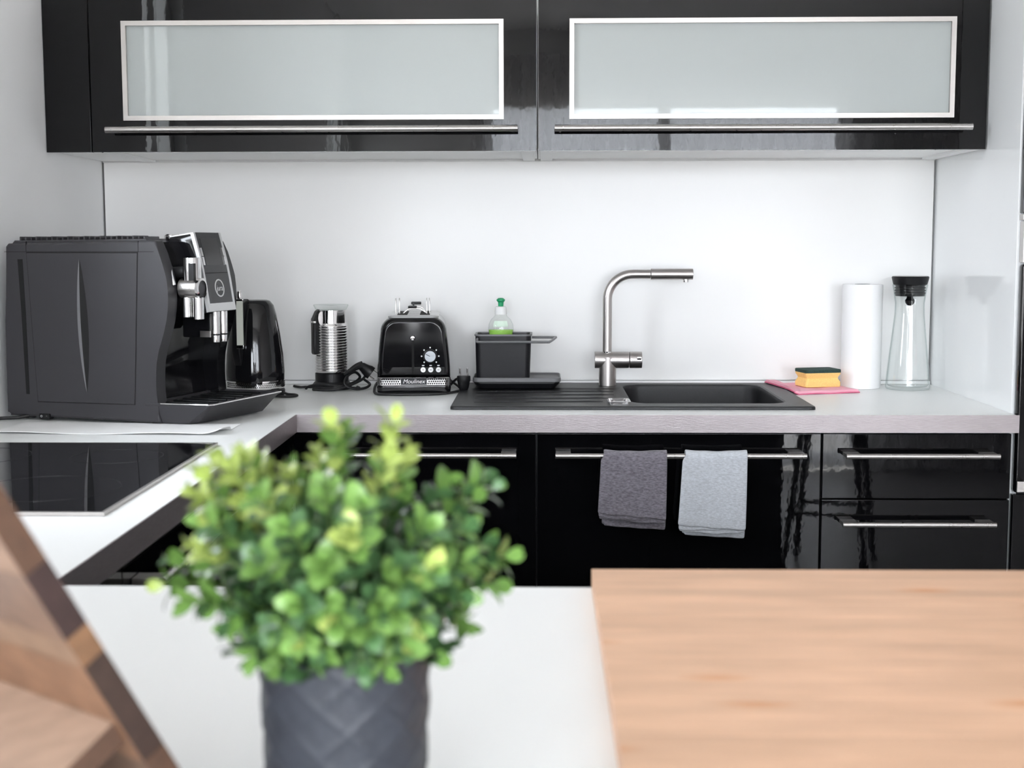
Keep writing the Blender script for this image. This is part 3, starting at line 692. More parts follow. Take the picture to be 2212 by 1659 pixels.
# ------------------------------------------------------------------ kettle behind the coffee machine
t = thing('electric_kettle', 'black electric kettle with steel band, half hidden behind the coffee machine', 'kettle', (-.678, 3.19, ZT))
bm = NB(); lathe(bm, [(.0, .001), (.066, .001), (.069, .004), (.069, .016), (.066, .020), (.0, .020)], n=44); obj('power_base', bm, M['blackplastic'], t)
bm = NB(); lathe(bm, [(.0, .0205), (.0675, .0205), (.0685, .024), (.0680, .040), (.0, .040)], n=44); kb = obj('steel_band', bm, M['chrome'], t)
bm = NB()
for r_ in range(3):
    for c_ in range(40):
        a = R(-150 + c_*4.2 + (2.1 if r_ % 2 else 0)); q = Vector((math.cos(a), math.sin(a), 0))
        p = q*.0680 + Vector((0, 0, .0265+.0042*r_)); tube(bm, [p, p+q*.0008], .0014, 5)
o = obj('band_dots', bm, M['gap'], kb); o['kind'] = 'stuff'
bm = NB(); lathe(bm, [(.0, .0405), (.0682, .0405), (.0690, .060), (.0665, .100), (.0600, .150), (.0520, .195), (.0460, .216), (.0380, .226), (.030, .229), (.0, .230)], n=48); obj('body', bm, M['blackshiny'], t)
bm = NB(); prism(bm, [(-.010, .205), (-.034, .232), (-.060, .222), (-.074, .180), (-.076, .110), (-.068, .078), (-.058, .078), (-.064, .112), (-.062, .172), (-.052, .204), (-.034, .214)], 'y', -.011, .011, .004)
hd = obj('handle', bm, M['blackplastic'], t, rot=(0, 0, R(66)))
bm = NB(); loft(bm, [[(-.007+x, y, z) for x, y in ((-.007, .003), (.007, .003), (.0075, -.006), (-.0075, -.006))] for z, y_ in ((.125, 0), (.230, 0))])
g = obj('water_gauge', bm, M['pale'], t, loc=(-.012, -.066, 0))
obj('gauge_foot', B(-.0155, .0015, -.0068, .0035, .118, .1265, .001), M['chrome'], g)
obj('gauge_top', B(-.0155, .0015, -.0068, .0035, .2285, .233, .001), M['chrome'], g)
bm = NB(); lathe(bm, [(.0, .2335), (.0065, .2335), (.0070, .240), (.0065, .250), (.0045, .253), (.0, .2535)], (-.007, -.002, 0), 20); obj('lid_button', bm, M['chrome'], g)
bm = NB(); tube(bm, smooth_path([(.050, -.045, .006), (.070, -.050, .0045), (.092, -.046, .004), (.103, -.028, .004), (.095, -.010, .004), (.078, .0, .004), (.066, .010, .006)], 8), .0033, 8); obj('power_cord', bm, M['rubber'], t)

# ------------------------------------------------------------------ paper roll, carafe, cloth, sponge
t = thing('paper_towel_roll', 'white roll of paper towel standing at the back of the worktop', 'paper towel', (.7985, 3.385, ZT))
bm = NB(); lathe(bm, [(.019, .0005), (.047, .0005), (.0480, .003), (.0480, .255), (.0470, .258), (.019, .258), (.019, .0005)], n=56); obj('roll', bm, M['paper'], t)
bm = NB(); lathe(bm, [(.0188, .001), (.0188, .2583), (.0175, .2583), (.0175, .001), (.0188, .001)], n=32); obj('core', bm, M['greyplastic'], t)
bm = NB()
lp = [(.0484*math.cos(a), .0484*math.sin(a)) for a in [R(-70+6*i) for i in range(9)]] + [(.0500, -.006), (.0515, .004)]
loft(bm, [[(x, y, .002) for x, y in lp], [(x, y, .257) for x, y in lp]], (False, False), False); obj('loose_sheet', bm, M['paper'], t)

t = thing('glass_carafe', 'clear glass carafe with black stopper in the right corner', 'carafe', (.9075, 3.352, ZT))
bm = NB()
outp = [(.0, .0005), (.050, .0005), (.0535, .004), (.0535, .012), (.0515, .035), (.0465, .085), (.0405, .140), (.0360, .185), (.0352, .212), (.0390, .238), (.0425, .258)]
inp = [(.0411, .258), (.0376, .238), (.0338, .212), (.0346, .185), (.0391, .140), (.0451, .085), (.0498, .035), (.0510, .014), (.047, .008), (.0, .007)]
lathe(bm, outp+inp, n=56); obj('glass_body', bm, M['glass'], t, ang=60)
bm = NB(); lathe(bm, [(.0, .230), (.0350, .230), (.0355, .234)] + sum([[(.0372, .236+.0065*i), (.0372, .2385+.0065*i), (.0345, .240+.0065*i), (.0345, .2415+.0065*i)] for i in range(3)], []) + [(.0405, .2588), (.0412, .261), (.0448, .2755), (.0435, .278), (.0, .277)], n=48)
st = obj('stopper', bm, M['blackplastic'], t)
bm = NB(); lathe(bm, [(.0, .206), (.006, .207), (.0110, .213), (.0118, .219), (.008, .225), (.0075, .2298), (.0, .2298)], n=28); obj('stopper_valve', bm, M['blackshiny'], st)
bm = NB(); lathe(bm, [(.0, .2772), (.0425, .2784), (.0420, .2792), (.0, .2786)], n=40); obj('stopper_top', bm, M['steel'], st)

t = thing('cleaning_cloth', 'folded pink cleaning cloth under the yellow sponge', 'cloth')
def quad_sheet(cs, z, th, n=14):
    bm = NB(); tops, bots = [], []
    P = [Vector((*c, 0)) for c in cs]
    G = []
    for i in range(n+1):
        row = []
        for j in range(n+1):
            u, v = i/n, j/n
            p = P[0]*(1-u)*(1-v) + P[1]*u*(1-v) + P[2]*u*v + P[3]*(1-u)*v
            row.append(p)
        G.append(row)
    def zz(p): # rises over the sink rim on its left
        s = max(0, min(1, (.612-p.x)/.016)); lift = .0088*s*s*(3-2*s)
        return z + lift + .0006*math.sin(p.x*60+p.y*35)
    A = [[bm.verts.new((p.x, p.y, zz(p)+th)) for p in r] for r in G]; Bv = [[bm.verts.new((p.x, p.y, zz(p))) for p in r] for r in G]
    for i in range(n):
        for j in range(n):
            bm.faces.new((A[i][j], A[i+1][j], A[i+1][j+1], A[i][j+1])); bm.faces.new((Bv[i][j], Bv[i][j+1], Bv[i+1][j+1], Bv[i+1][j]))
    for k in range(n):
        bm.faces.new((A[k][0], A[k+1][0], Bv[k+1][0], Bv[k][0])); bm.faces.new((A[k][n], Bv[k][n], Bv[k+1][n], A[k+1][n]))
        bm.faces.new((A[0][k], Bv[0][k], Bv[0][k+1], A[0][k+1])); bm.faces.new((A[n][k], A[n][k+1], Bv[n][k+1], Bv[n][k]))
    return bm
c4 = [(.566, 3.420), (.603, 3.212), (.770, 3.262), (.728, 3.436)]
for k in range(3):
    d = .002*k; cs = [(x+d*(1 if i in (0, 1) else -1), y+d*(.6 if i in (1, 2) else -.6)) for i, (x, y) in enumerate(c4)]
    obj('fold', quad_sheet(cs, ZT+.0006+.0026*k, .0023), M['pink'] if k else M['pinkedge'], t)
t = thing('kitchen_sponge', 'yellow sponge with dark green scouring top on pink cloth', 'sponge', (.684, 3.342, ZT+.0090), R(14))
bm = NB(); pf = [(-.033, .0), (.033, .0), (.034, .010), (.0285, .020), (.0285, .026), (.034, .033), (.034, .0345), (-.034, .0345), (-.034, .033), (-.0285, .026), (-.0285, .020), (-.034, .010)]
lps = []
for x, s in ((-.047, .97), (-.045, 1.0), (.045, 1.0), (.047, .97)): lps.append([(x, y*s, z) for y, z in pf])
bm = NB()
def spl(zs):
    for z, d in zs: yield [(x*(1-d/.05), y*(1-d/.036), z) for x, y in rrect(-.0465, .0465, -.034, .034, .006, 4)]
loft(bm, list(spl(((0, .001), (.002, 0), (.011, 0), (.0165, .0035), (.021, .0055), (.0255, .0040), (.030, .0005), (.0345, .0)))), (True, True)); obj('foam', bm, M['yellow'], t)
bm = NB(); loft(bm, [ring(rrect(-.047, .047, -.0345, .0345, .006, 4), z) for z in (.0347, .0415)] + [ring(rrect(-.0455, .0455, -.033, .033, .006, 4), .0428)]); obj('scouring_pad', bm, M['scour'], t)

# ------------------------------------------------------------------ towels on the handle of the wide base cabinet
def towel(name, label, x0, x1, lean, zf_l, zf_r, zb_l, zb_r, mt, seed):
    rnd = random.Random(seed); bm = NB()
    yb, zb_ = 2.81, .826; nU, nS = 26, 44
    xc = (x0+x1)/2
    for layer in range(3):
        G = []
        r0 = .0070 + .0031*layer
        for i in range(nU+1):
            u = i/nU; row = []
            zf = zf_l+.004+(zf_r-zf_l+.006)*u - (2-layer)*(.0080-.0045*u) + (.0025*math.sin(u*5+seed+layer*2) if layer < 2 else 0); zk = zb_l+(zb_r-zb_l)*u + (.0, .005, .002)[layer]
            for j in range(nS+1):
                s = j/nS
                if s < .42:                      # back leg, bottom to top
                    q = s/.42; z = zk+(zb_-zk)*q; y = yb+r0+.002*math.sin(q*3+u*4); x = u
                    dz = zb_-z
                elif s < .55:
                    a = PI*(s-.42)/.13; z = zb_+r0*math.sin(a); y = yb+r0*math.cos(a); dz = 0
                else:
                    q = (s-.55)/.45; z = zb_-(zb_-zf)*q; dz = zb_-z
                    y = yb-r0-.0025*math.sin(q*2.6)-.0018*math.sin(u*7+seed)*q
                front = s >= .55
                xx = x0+(x1-x0)*u
                xx += lean*dz/.16*(1-.8*u) if front else .006*(1-u)+lean*.35*dz/.16*(1-u)
                sag = -.003*math.sin(PI*u)*(1 if .42 <= s <= .55 else .4)
                row.append((xx + (.004, .002, 0)[layer]*(1-1.3*u), y, z+sag+.0009*math.sin(u*17+seed)*(1 if front else .5)))
            G.append(row)
        V = [[bm.verts.new(p) for p in r] for r in G]
        for i in range(nU):
            for j in range(nS): bm.faces.new((V[i][j], V[i+1][j], V[i+1][j+1], V[i][j+1]))
    o = obj(name, bm, mt, ang=180, recalc=False, wn=False)
    md = o.modifiers.new('thickness', 'SOLIDIFY'); md.thickness = .0026; md.offset = 0
    md2 = o.modifiers.new('smooth', 'SUBSURF'); md2.levels = 1; md2.render_levels = 1
    return tag(o, label, 'towel', 'folded towels on the handle')
towel('hand_towel', 'dark grey terry towel hanging over the cabinet handle', .126, .264, -.009, .703, .684, .676, .668, M['towdark'], 1)
towel('hand_towel', 'pale grey terry towel hanging over the cabinet handle', .296, .431, -.010, .678, .662, .657, .650, M['towlight'], 2)

# ------------------------------------------------------------------ coffee machine
t = thing('coffee_machine', 'large black coffee machine with tilted display in the left corner', 'coffee machine', (-1.10, 2.758, ZT+.0035), R(-15.5))
CM = t
Sc = [(.353, .362), (.361, .340), (.370, .313), (.3765, .290), (.379, .267), (.3795, .246), (.378, .226), (.3745, .206), (.369, .185), (.362, .164), (.355, .144), (.350, .122), (.348, .102), (.3475, .080), (.348, .061), (.351, .028), (.355, .0)]
prof = [(.0, .004), (.004, .010), (.000, .20), (.006, .352), (.012, .358), (.344, .3635)] + Sc[:]
W = .280
bm = NB(); prism(bm, prof, 'y', .0, .034, .006, 3); obj('side_cheek', bm, M['machine'], t, ang=40)
bm = NB(); prism(bm, prof, 'y', W-.034, W, .006, 3); obj('side_cheek', bm, M['blackshiny'], t, ang=40)
core = [(.004, .004), (.002, .20), (.008, .350), (.012, .3565), (.330, .3605), (.344, .345), (.360, .300), (.364, .250), (.352, .225), (.338, .200), (.318, .150), (.312, .10), (.318, .045), (.318, .002)]
bm = NB(); prism(bm, core, 'y', .0345, W-.0345); obj('body', bm, M['blackshiny'], t, ang=40)
# side door with its seam, handle fin, rear slot and shut lines
def plate(bm, q, y0, y1): prism(bm, q, 'y', y0, y1)
bm = NB(); plate(bm, [(.0562, .3400), (.3148, .3400), (.2988, .0352), (.0712, .0340)], -.0004, .004); gp = obj('seam', bm, M['gap'], t)
bm = NB(); prism(bm, [(.0575, .3385), (.3135, .3385), (.2975, .0368), (.0725, .0355)], 'y', -.0016, .004, .0008); sd = obj('side_door', bm, M['machine'], t)
for q in ([(.004, .3405), (.350, .3405), (.350, .3415), (.004, .3415)], [(.0555, .341), (.0566, .341), (.0566, .362), (.0555, .362)], [(.3150, .341), (.3160, .341), (.3160, .362), (.3150, .362)]):
    bm = NB(); plate(bm, q, -.0003, .003); obj('shut_line', bm, M['gap'], t)
bm = NB(); plate(bm, [(.0350, .326), (.0470, .326), (.0500, .22), (.0520, .050), (.0440, .050), (.0395, .22)], -.0004, .003); obj('rear_slot', bm, M['gap'], t)
bm = NB(); n = 20; Lf, Rd, Rt = [], [], []
for i in range(n+1):
    s = i/n; z = .330-.276*s; xc = .181+.008*s; wv = .0125*math.sin(PI*s)**.8 if 0 < s < 1 else 0
    Lf.append((xc-wv, -.0015, z)); Rd.append((xc-.0015*math.sin(PI*s), -.0015-.0055*math.sin(PI*s)**.9 if 0 < s < 1 else -.0015, z)); Rt.append((xc+wv, -.0015, z))
V = [[bm.verts.new(p) for p in L_] for L_ in (Lf, Rd)]
for i in range(n):
    try: bm.faces.new((V[0][i], V[0][i+1], V[1][i+1], V[1][i]))
    except ValueError: pass
obj('door_grip', bm, M['grip'], sd, recalc=False)  # bright facet colour stands in for the highlight along the fin's left edge
bm = NB(); V = [[bm.verts.new(p) for p in L_] for L_ in (Rd, Rt)]
for i in range(n): bm.faces.new((V[0][i], V[0][i+1], V[1][i+1], V[1][i]))
obj('grip_shade', bm, M['gap'], sd, recalc=False)  # near-black facet colour stands in for shade in a hollow, nothing is sunk
# lid with rib row
bm = NB(); prism(bm, [(.012, .3560), (.020, .3640), (.325, .3670), (.332, .3600)], 'y', .012, W-.012, .002); ld = obj('top_lid', bm, M['machine'], t)
for i in range(24):
    x = .030 + i*.0125; k = .0018 if i % 3 == 0 else 0
    obj('vent_rib', B(x, x+.004, .016, .070, .3640+.0009*(i/24), .3700+.0015*(i/24)+k, .0008), M['machine'], ld)
bm = NB(); lathe(bm, [(.0, .367), (.020, .367), (.020, .373), (.016, .376), (.0, .376)], (.335, .105, 0), 24); obj('top_dial', bm, M['chrome'], t)
# display head
hy0, hy1 = .083, .192
hp = [(.330, .352), (.338, .372), (.388, .3790), (.3935, .3600), (.4020, .3300), (.4110, .2850), (.4210, .2260), (.4215, .2180), (.405, .2150), (.352, .2200)]
bm = NB(); prism(bm, hp, 'y', hy0, hy1, .002); hd = obj('display_head', bm, M['blackshiny'], t)
def fp(s):   # point on the sloping face line, s in 0..1 from top to bottom
    P = [(.3885, .3790), (.4020, .3300), (.4110, .2850), (.4215, .2190)]; L_ = [0]
    for a, b in zip(P, P[1:]): L_.append(L_[-1]+math.dist(a, b))
    d = s*L_[-1]
    for i in range(3):
        if d <= L_[i+1]+1e-9:
            k = (d-L_[i])/(L_[i+1]-L_[i]); return (P[i][0]+(P[i+1][0]-P[i][0])*k, P[i][1]+(P[i+1][1]-P[i][1])*k)
def face_strip(name, s0, s1, a, b, o0, o1, mt, par, n=8):
    bm = NB(); lo, li = [], []
    for i in range(n+1):
        x, z = fp(s0+(s1-s0)*i/n); lo.append((x+o1, z+o1*.25)); li.append((x+o0, z+o0*.25))
    prism(bm, lo+li[::-1], 'y', a, b); return obj(name, bm, mt, par)
bz = NB()
def strip_into(bm, s0, s1, a, b, o0, o1, n=8):
    lo, li = [], []
    for i in range(n+1):
        x, z = fp(s0+(s1-s0)*i/n); lo.append((x+o1, z+o1*.25)); li.append((x+o0, z+o0*.25))
    prism(bm, lo+li[::-1], 'y', a, b)
strip_into(bz, 0.0, 1.0, hy0-.001, hy0+.006, -.004, .003); strip_into(bz, 0.0, 1.0, hy1-.006, hy1+.001, -.004, .003)
strip_into(bz, .90, 1.0, hy0+.006, hy1-.006, -.004, .003)
prism(bz, [(.338, .3722), (.3885, .3792), (.3870, .3765), (.338, .3695)], 'y', hy0-.001, hy0+.004)
obj('silver_bezel', bz, M['silver'], hd)
face_strip('black_panel', .0, .90, hy0+.0062, hy1-.0062, -.004, .0022, M['panelgrey'], hd)
face_strip('screen', .075, .42, hy0+.020, hy1-.022, .001, .0028, M['screen'], hd)
face_strip('panel_seam', .515, .522, hy0+.008, hy1-.008, .001, .0026, M['gap'], hd)
for a in (hy0+.0075, hy1-.0135):
    for s in (.20, .315): face_strip('side_button', s, s+.105, a, a+.006, .001, .0042, M['chrome'], hd)
# round emblem with lettering
x, z = fp(.71); th = math.atan2(.0105, .066)
em = NB(); lathe(em, [(.0185, .0), (.0185, .0012), (.0158, .0012), (.0158, .0)], (0, 0, 0), 32)
eo = obj('emblem_ring', em, M['silver'], hd, loc=(x+.0022, (hy0+hy1)/2+.001, z), rot=(0, PI/2-th, 0))
text('lettering', 'jura', .0165, M['silver'], eo, (.0005, 0, .0006), (0, 0, PI/2), .0003, .2)
x, z = fp(.95)
text('lettering', 'IMPRESSA', .0055, M['print'], hd, (x+.0034, (hy0+hy1)/2, z), (PI/2-th, 0, PI/2), .0002) if False else None
# milk spout on the near side
ms = NB(); cyl(ms, .0185, .283, .329, (.405, .050, 0), 'z', 28, .001); mo = obj('milk_spout', ms, M['chrome'], t)
obj('spout_slot', B(.408, .420, .0305, .040, .2835, .318, .001), M['blackplastic'], mo)
bm = NB(); cyl(bm, .0200, .382, .422, (0, .050, .268), 'x', 28, .001); obj('spout_barrel', bm, M['steel'], mo)
bm = NB(); lathe(bm, [(.0160, .421), (.0200, .421), (.0205, .427), (.0160, .428)], (0, .050, .268), 32, 'x'); obj('barrel_ring', bm, M['chrome'], mo)
bm = NB(); cyl(bm, .0158, .4222, .4255, (0, .050, .268), 'x', 28); obj('barrel_cap', bm, M['darkplastic'], mo)
for x, r, zb in ((.392, .0100, .2100), (.4175, .0110, .2060)):
    bm = NB(); cyl(bm, r, zb, .250, (x, .050, 0), 'z', 24, .001); obj('milk_nozzle', bm, M['chrome'], mo)
bm = NB(); cyl(bm, .012, .35, .392, (0, .050, .300), 'x', 20); obj('spout_arm', bm, M['blackplastic'], mo)
# coffee spouts below the head
bm = NB(); box(bm, .345, .410, .110, .166, .165, .216, .003); cs_ = obj('coffee_spout_block', bm, M['blackshiny'], t)
for y, x in ((.124, .4135), (.150, .4165)):
    bm = NB(); cyl(bm, .0095, .172, .2185, (x, y, 0), 'z', 24, .001); nz = obj('coffee_nozzle', bm, M['chrome'], cs_)
    bm = NB(); cyl(bm, .0085, .155, .1695, (x, y, 0), 'z', 24, .001); obj('nozzle_tip', bm, M['chrome'], nz)
obj('spout_label', B(.3865, .4105, .1075, .1095, .166, .179, .0005), M['steel'], cs_)
bm = NB(); cyl(bm, .0045, .010, .0, (0, 0, 0), 'z', 12)
bm.free()
bm = NB(); tube(bm, smooth_path([(.366, .032, .310), (.372, .026, .295), (.378, .026, .275)], 6), .004, 8); obj('milk_hose', bm, M['silver'], t)
# drip tray
bm = NB()
top = [(.322, -.002), (.462, .000), (.470, .008), (.488, .266), (.474, .280), (.322, .282)]
midl = [(.322, .0), (.456, .003), (.464, .012), (.482, .260), (.470, .275), (.322, .280)]
bot = [(.322, .006), (.410, .012), (.424, .026), (.456, .240), (.440, .256), (.322, .274)]
inn = [(.330, .008), (.456, .008), (.463, .014), (.480, .262), (.470, .272), (.330, .272)]
loft(bm, [ring(bot, .0), ring(midl, .034), ring(top, .0375), ring(top, .0405), ring(inn, .0405), ring(inn, .036)])
dt = obj('drip_tray', bm, M['machine'], t, ang=25)
bm = NB(); tube(bm, [(.357, -.0022, .0400), (.462, -.0004, .0402), (.4715, .008, .0402), (.4885, .266, .0402)], .0013, 8); obj('chrome_lip', bm, M['chrome'], dt)
for i in range(7):
    obj('grid_bar', B(.345, .446, .030+i*.036, .036+i*.036, .0362, .0402, .001), M['blackplastic'], dt)
# feet, switch, cord
for x, y in ((.03, .03), (.03, .25), (.33, .03), (.33, .25)):
    bm = NB(); cyl(bm, .011, -.0033, .0045, (x, y, 0), 'z', 16); obj('foot', bm, M['rubber'], t)
obj('power_switch', B(.075, .100, -.004, .012, -.0005+.0, .0110, .0015), M['blackplastic'], t)
text('switch_mark', 'O', .006, M['whitemark'], t, (.081, -.0042, .0055), (PI/2, 0, 0), .0001)
text('switch_mark', '–', .006, M['whitemark'], t, (.093, -.0042, .0065), (PI/2, 0, 0), .0001)
bm = NB(); tube(bm, smooth_path([(.05, .012, .006), (.030, -.010, .002), (.0, -.025, .001), (-.025, -.060, .001), (-.012, -.10, .001)], 8), .0036, 8); obj('power_cord', bm, M['rubber'], t)

# paper mat under the machine, front edge curling
bm = NB(); nx, ny = 50, 14; A, Bv = [], []
for i in range(nx+1):
    ra, rb = [], []
    for j in range(ny+1):
        u, v = i/nx, j/ny
        x = -1.045+.445*u; y = 2.515 + .02*(1-u) + .165*v - .05*u*v*.2
        z = ZT+.0006 + (.0018*(1-v)**2)*(1+math.sin(u*9+1)) + .013*max(0, (u-.90)/.10)**2*(1-v)**1.0
        if v > .45: z = ZT+.0006
        ra.append((x, y, z+.0011)); rb.append((x, y, z))
    A.append([bm.verts.new(p) for p in ra]); Bv.append([bm.verts.new(p) for p in rb])
for i in range(nx):
    for j in range(ny):
        bm.faces.new((A[i][j], A[i+1][j], A[i+1][j+1], A[i][j+1])); bm.faces.new((Bv[i][j], Bv[i][j+1], Bv[i+1][j+1], Bv[i+1][j]))
for i in range(nx):
    bm.faces.new((A[i][0], Bv[i][0], Bv[i+1][0], A[i+1][0])); bm.faces.new((A[i][ny], A[i+1][ny], Bv[i+1][ny], Bv[i][ny]))
for j in range(ny):
    bm.faces.new((A[0][j], A[0][j+1], Bv[0][j+1], Bv[0][j])); bm.faces.new((A[nx][j], Bv[nx][j], Bv[nx][j+1], A[nx][j+1]))
tag(obj('paper_mat', bm, M['paper']), 'white embossed paper mat under the coffee machine, its corner curling', 'mat')

# ------------------------------------------------------------------ cutting board: glued strips
t = thing('cutting_board', 'pale wooden cutting board lying on the near worktop', 'cutting board', (.053, .79, ZT+.0004))
random.seed(11); y = 0.0; k = 0
while y < .594 - .004:
    wd = min(random.choice((.030, .036, .042)), .594-y)
    if .594-y-wd < .012: wd = .594-y
    bm = NB(); box(bm, 0, .60, y+.00012, y+wd-.00012, 0, .0200, .0003, 1)
    obj('strip', bm, M['bamboo'], t)
    y += wd

# ------------------------------------------------------------------ wooden book stand
yw, tt = R(142), R(30)
a = Vector((math.cos(yw), math.sin(yw), 0)); hh = Vector((-math.sin(yw), math.cos(yw), 0)); b = Vector((0, 0, 1))*math.cos(tt)+hh*math.sin(tt); cvec = a.cross(b)
P0 = Vector((-.2065, .8014, ZT+.0086))
t = thing('book_stand', 'leaning book stand of dark and pale wood planks at the left edge', 'book stand', P0)
TH = .016
def slab(l0, l1, a0, a1, c0, c1, mats, name, par, bev=.0012):
    bm = NB(); vs = {}
    for ia, av in enumerate((a0, a1)):
        for il, lv in enumerate((l0, l1)):
            for ic, cv in enumerate((c0, c1)): vs[ia, il, ic] = bm.verts.new(a*av+b*lv+cvec*cv)
    F = [((0, 0, 0), (0, 0, 1), (0, 1, 1), (0, 1, 0)), ((1, 0, 0), (1, 1, 0), (1, 1, 1), (1, 0, 1)), ((0, 0, 0), (1, 0, 0), (1, 0, 1), (0, 0, 1)),
         ((0, 1, 0), (0, 1, 1), (1, 1, 1), (1, 1, 0)), ((0, 0, 0), (0, 1, 0), (1, 1, 0), (1, 0, 0)), ((0, 0, 1), (1, 0, 1), (1, 1, 1), (0, 1, 1))]
    for i, f in enumerate(F):
        fa = bm.faces.new([vs[q] for q in f]); fa.material_index = 1 if i < 2 else 0
    return obj(name, bm, mats, par)
for k, (l0, l1) in enumerate(((.205, .2575), (.158, .205), (.137, .158), (.060, .137), (.0, .060))):
    slab(l0+.0002, l1-.0002, 0, .24, -TH, 0, [M['acacia%d' % k], M['end%d' % k]], 'plank', t)
lt = .092
slab(lt-.015, lt, .006, .20, -TH-.130, -TH-.0003, [M['ledgewood'], M['end4']], 'ledge', t)

# ------------------------------------------------------------------ potted plant
PX, PY = -.119, .800
t = thing('potted_plant', 'bushy green plant in grey pot with diamond relief, out of focus in front', 'plant', (PX, PY, ZT+.0004))
bm = NB(); nA, nH = 128, 60; lps = []
for j in range(nH+1):
    z = .116*j/nH; r0 = .0475 + .0040*(j/nH)
    lp = []
    for i in range(nA):
        an = 2*PI*i/nA; u = an*9/(2*PI); v = z/.030
        d = min(abs((u+v) % 1-.5), abs((u-v) % 1-.5)); rel = .0013*max(0, 1-d/.10)
        if j < 2 or j > nH-2: rel = 0
        lp.append(((r0+rel)*math.cos(an), (r0+rel)*math.sin(an), z))
    lps.append(lp)
for r_, z in ((.0505, .1165), (.0490, .1165), (.0475, .100)): lps.append([(r_*math.cos(2*PI*i/nA), r_*math.sin(2*PI*i/nA), z) for i in range(nA)])
loft(bm, lps, (True, False)); obj('pot', bm, M['pot'], t, ang=60)
bm = NB(); lathe(bm, [(.0, .104), (.02, .1045), (.0472, .102)], n=32); obj('soil', bm, M['soil'], t)
TIPS = [(-0.196, 0.810, 1.139), (-0.175, 0.830, 1.142), (-0.152, 0.800, 1.133), (-0.188, 0.770, 1.106), (-0.200, 0.790, 1.135), (-0.175, 0.775, 1.117), (-0.151, 0.750, 1.123), (-0.136, 0.820, 1.145), (-0.082, 0.800, 1.148),
        (-0.125, 0.800, 1.167), (-0.120, 0.820, 1.160), (-0.088, 0.800, 1.170), (-0.089, 0.770, 1.152), (-0.177, 0.800, 1.150), (-0.181, 0.780, 1.139), (-0.200, 0.780, 1.123), (-0.196, 0.760, 1.097), (-0.222, 0.780, 1.070), (-0.200, 0.760, 1.064), (-0.157, 0.740, 1.130), (-0.154, 0.840, 1.130), (-0.120, 0.740, 1.133), (-0.097, 0.720, 1.129), (-0.102, 0.715, 1.115), (-0.040, 0.840, 1.121), (-0.061, 0.840, 1.118), (-0.031, 0.830, 1.119), (-0.046, 0.780, 1.104), (-0.036, 0.800, 1.091), (-0.022, 0.800, 1.083), (-0.030, 0.800, 1.066), (-0.048, 0.780, 1.065), (-0.066, 0.760, 1.108), (-0.074, 0.740, 1.086), (-0.133, 0.730, 1.073), (-0.163, 0.750, 1.037), (-0.148, 0.740, 1.035), (-0.176, 0.750, 1.056), (-0.094, 0.730, 1.057), (-0.081, 0.730, 1.068), (-0.100, 0.735, 1.037), (-0.047, 0.800, 1.043), (-0.063, 0.860, 1.035), (-0.208, 0.840, 1.070), (-0.118, 0.720, 1.098), (-0.155, 0.730, 1.096), (-0.139, 0.730, 1.114), (-0.061, 0.740, 1.089), (-0.085, 0.820, 1.116),
        (-0.124, 0.735, 1.042), (-0.111, 0.720, 1.065), (-0.133, 0.730, 1.052), (-0.077, 0.740, 1.046), (-0.070, 0.750, 1.057), (-0.169, 0.755, 1.058), (-0.086, 0.745, 1.034), (-0.146, 0.730, 1.059), (-0.188, 0.750, 1.113), (-0.221, 0.800, 1.080), (-0.189, 0.770, 1.059), (-0.042, 0.770, 1.087), (-0.062, 0.780, 1.032)]
YELLOW = set(range(10)) | {11, 12, 13, 14, 15, 16, 23}
def leaf_bm(bm, M4, L_, Wd):
    rows = [(0, .0, 0), (.12, .22, .00), (.35, .46, .05), (.62, .50, .06), (.85, .33, .02), (1.0, .0, -.06)]
    prev = None
    for s, hw, bend in rows:
        y = s*L_; zc = bend*L_
        if hw == 0: cur = [bm.verts.new(M4 @ Vector((0, y, zc)))]
        else: cur = [bm.verts.new(M4 @ Vector((x*hw*Wd, y, zc+(.16*abs(x)*hw*Wd)))) for x in (-1, 0, 1)]
        if prev:
            if len(prev) == 1: bm.faces.new((prev[0], cur[0], cur[1])) ; bm.faces.new((prev[0], cur[1], cur[2]))
            elif len(cur) == 1: bm.faces.new((prev[0], cur[0], prev[1])); bm.faces.new((prev[1], cur[0], prev[2]))
            else:
                bm.faces.new((prev[0], cur[0], cur[1], prev[1])); bm.faces.new((prev[1], cur[1], cur[2], prev[2]))
        prev = cur
LM = {}
for key in ('leafA', 'leafB', 'leafC'):
    bm = NB(); leaf_bm(bm, Matrix.Identity(4), .0180, .0118); me = bpy.data.meshes.new('leaf')
    bmesh.ops.recalc_face_normals(bm, faces=bm.faces); bm.to_mesh(me); bm.free(); me.materials.append(M[key]); me.shade_smooth(); LM[key] = me
random.seed(5)
inner = NB(); outer = {'leafA': NB(), 'leafB': NB()}; nleaf = 0
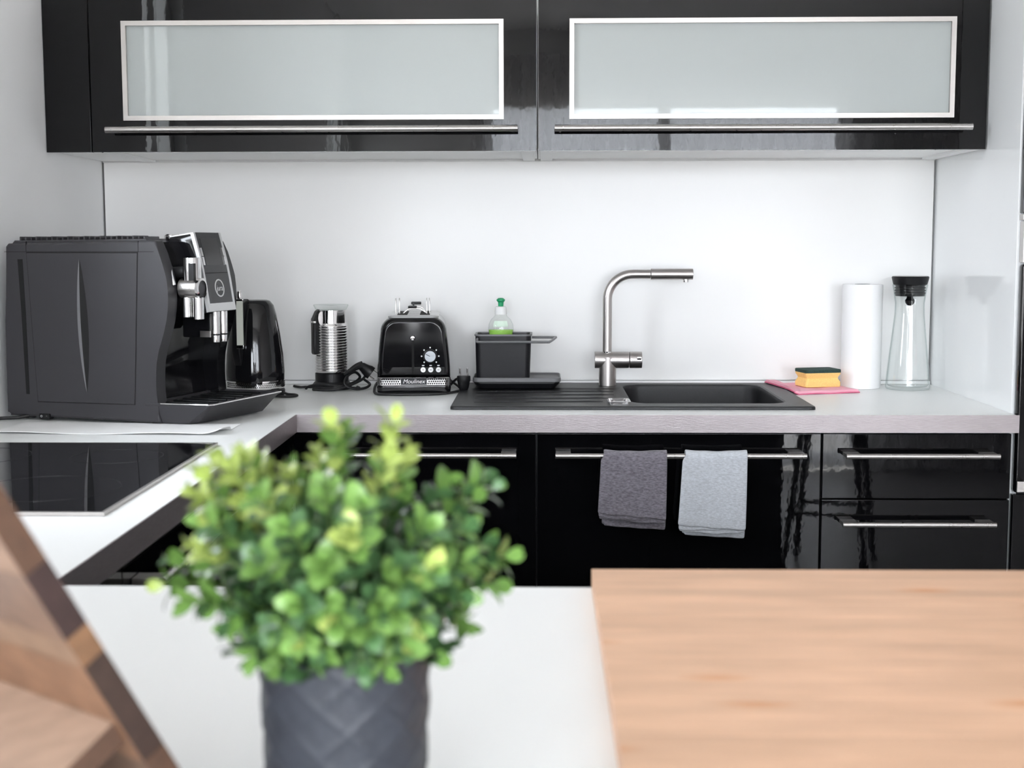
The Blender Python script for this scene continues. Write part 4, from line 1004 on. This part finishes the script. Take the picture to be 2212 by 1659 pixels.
for si, tip in enumerate(TIPS):
    tip = Vector(tip) - Vector((PX, PY, ZT)) - Vector((0, 0, .010 if tip[2] > 1.14 else .004))
    q = Vector((tip.x, tip.y, 0)); q = q.normalized()*min(.032, q.length*.4) if q.length > 0 else q
    root = Vector((q.x, q.y, .104)); L0 = (tip-root).length
    ctrl = root + Vector((q.x*.3, q.y*.3, max(.045, (tip.z-root.z)*.65)+.01))
    pts = [root*(1-s)**2 + ctrl*2*s*(1-s) + tip*s*s for s in [i/16 for i in range(17)]]
    bm = NB(); tube(bm, pts, [.0014-.0008*i/16 for i in range(17)], 6); obj('stem', bm, M['stem'], t)
    a0 = random.uniform(0, PI)
    vis = [1.0, .93, .86, .78]
    for k, s in enumerate([1.0, .945, .88, .81, .73, .64, .54, .44]):
        p = root*(1-s)**2 + ctrl*2*s*(1-s) + tip*s*s
        d = ((ctrl-root)*2*(1-s) + (tip-ctrl)*2*s).normalized()
        for side in (0, 1):
            an = a0 + k*PI/2 + side*PI + random.uniform(-.3, .3)
            ref = Vector((0, 0, 1)) if abs(d.z) < .9 else Vector((1, 0, 0))
            n1 = d.cross(ref).normalized(); n2 = d.cross(n1)
            out = (n1*math.cos(an)+n2*math.sin(an))
            open_ = .35 if k == 0 else random.uniform(.75, 1.1)
            dir_ = (d*math.cos(open_) + out*math.sin(open_)).normalized()
            nrm = (d*math.sin(open_) - out*math.cos(open_)).normalized()
            xax = dir_.cross(nrm).normalized()
            sz = (.70 if k == 0 else .94)*random.uniform(.8, 1.2)
            M4 = Matrix.Translation(p) @ Matrix((xax, dir_, nrm)).transposed().to_4x4() @ Matrix.Scale(sz, 4)
            low = tip.z < .14
            yl = si in YELLOW
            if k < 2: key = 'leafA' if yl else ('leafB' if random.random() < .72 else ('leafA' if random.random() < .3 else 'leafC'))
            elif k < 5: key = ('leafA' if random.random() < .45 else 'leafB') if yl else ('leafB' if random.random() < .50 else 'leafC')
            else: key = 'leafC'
            if k < 3 and nleaf < 298 and not (k == 2 and side == 1 and si % 10 == 9):
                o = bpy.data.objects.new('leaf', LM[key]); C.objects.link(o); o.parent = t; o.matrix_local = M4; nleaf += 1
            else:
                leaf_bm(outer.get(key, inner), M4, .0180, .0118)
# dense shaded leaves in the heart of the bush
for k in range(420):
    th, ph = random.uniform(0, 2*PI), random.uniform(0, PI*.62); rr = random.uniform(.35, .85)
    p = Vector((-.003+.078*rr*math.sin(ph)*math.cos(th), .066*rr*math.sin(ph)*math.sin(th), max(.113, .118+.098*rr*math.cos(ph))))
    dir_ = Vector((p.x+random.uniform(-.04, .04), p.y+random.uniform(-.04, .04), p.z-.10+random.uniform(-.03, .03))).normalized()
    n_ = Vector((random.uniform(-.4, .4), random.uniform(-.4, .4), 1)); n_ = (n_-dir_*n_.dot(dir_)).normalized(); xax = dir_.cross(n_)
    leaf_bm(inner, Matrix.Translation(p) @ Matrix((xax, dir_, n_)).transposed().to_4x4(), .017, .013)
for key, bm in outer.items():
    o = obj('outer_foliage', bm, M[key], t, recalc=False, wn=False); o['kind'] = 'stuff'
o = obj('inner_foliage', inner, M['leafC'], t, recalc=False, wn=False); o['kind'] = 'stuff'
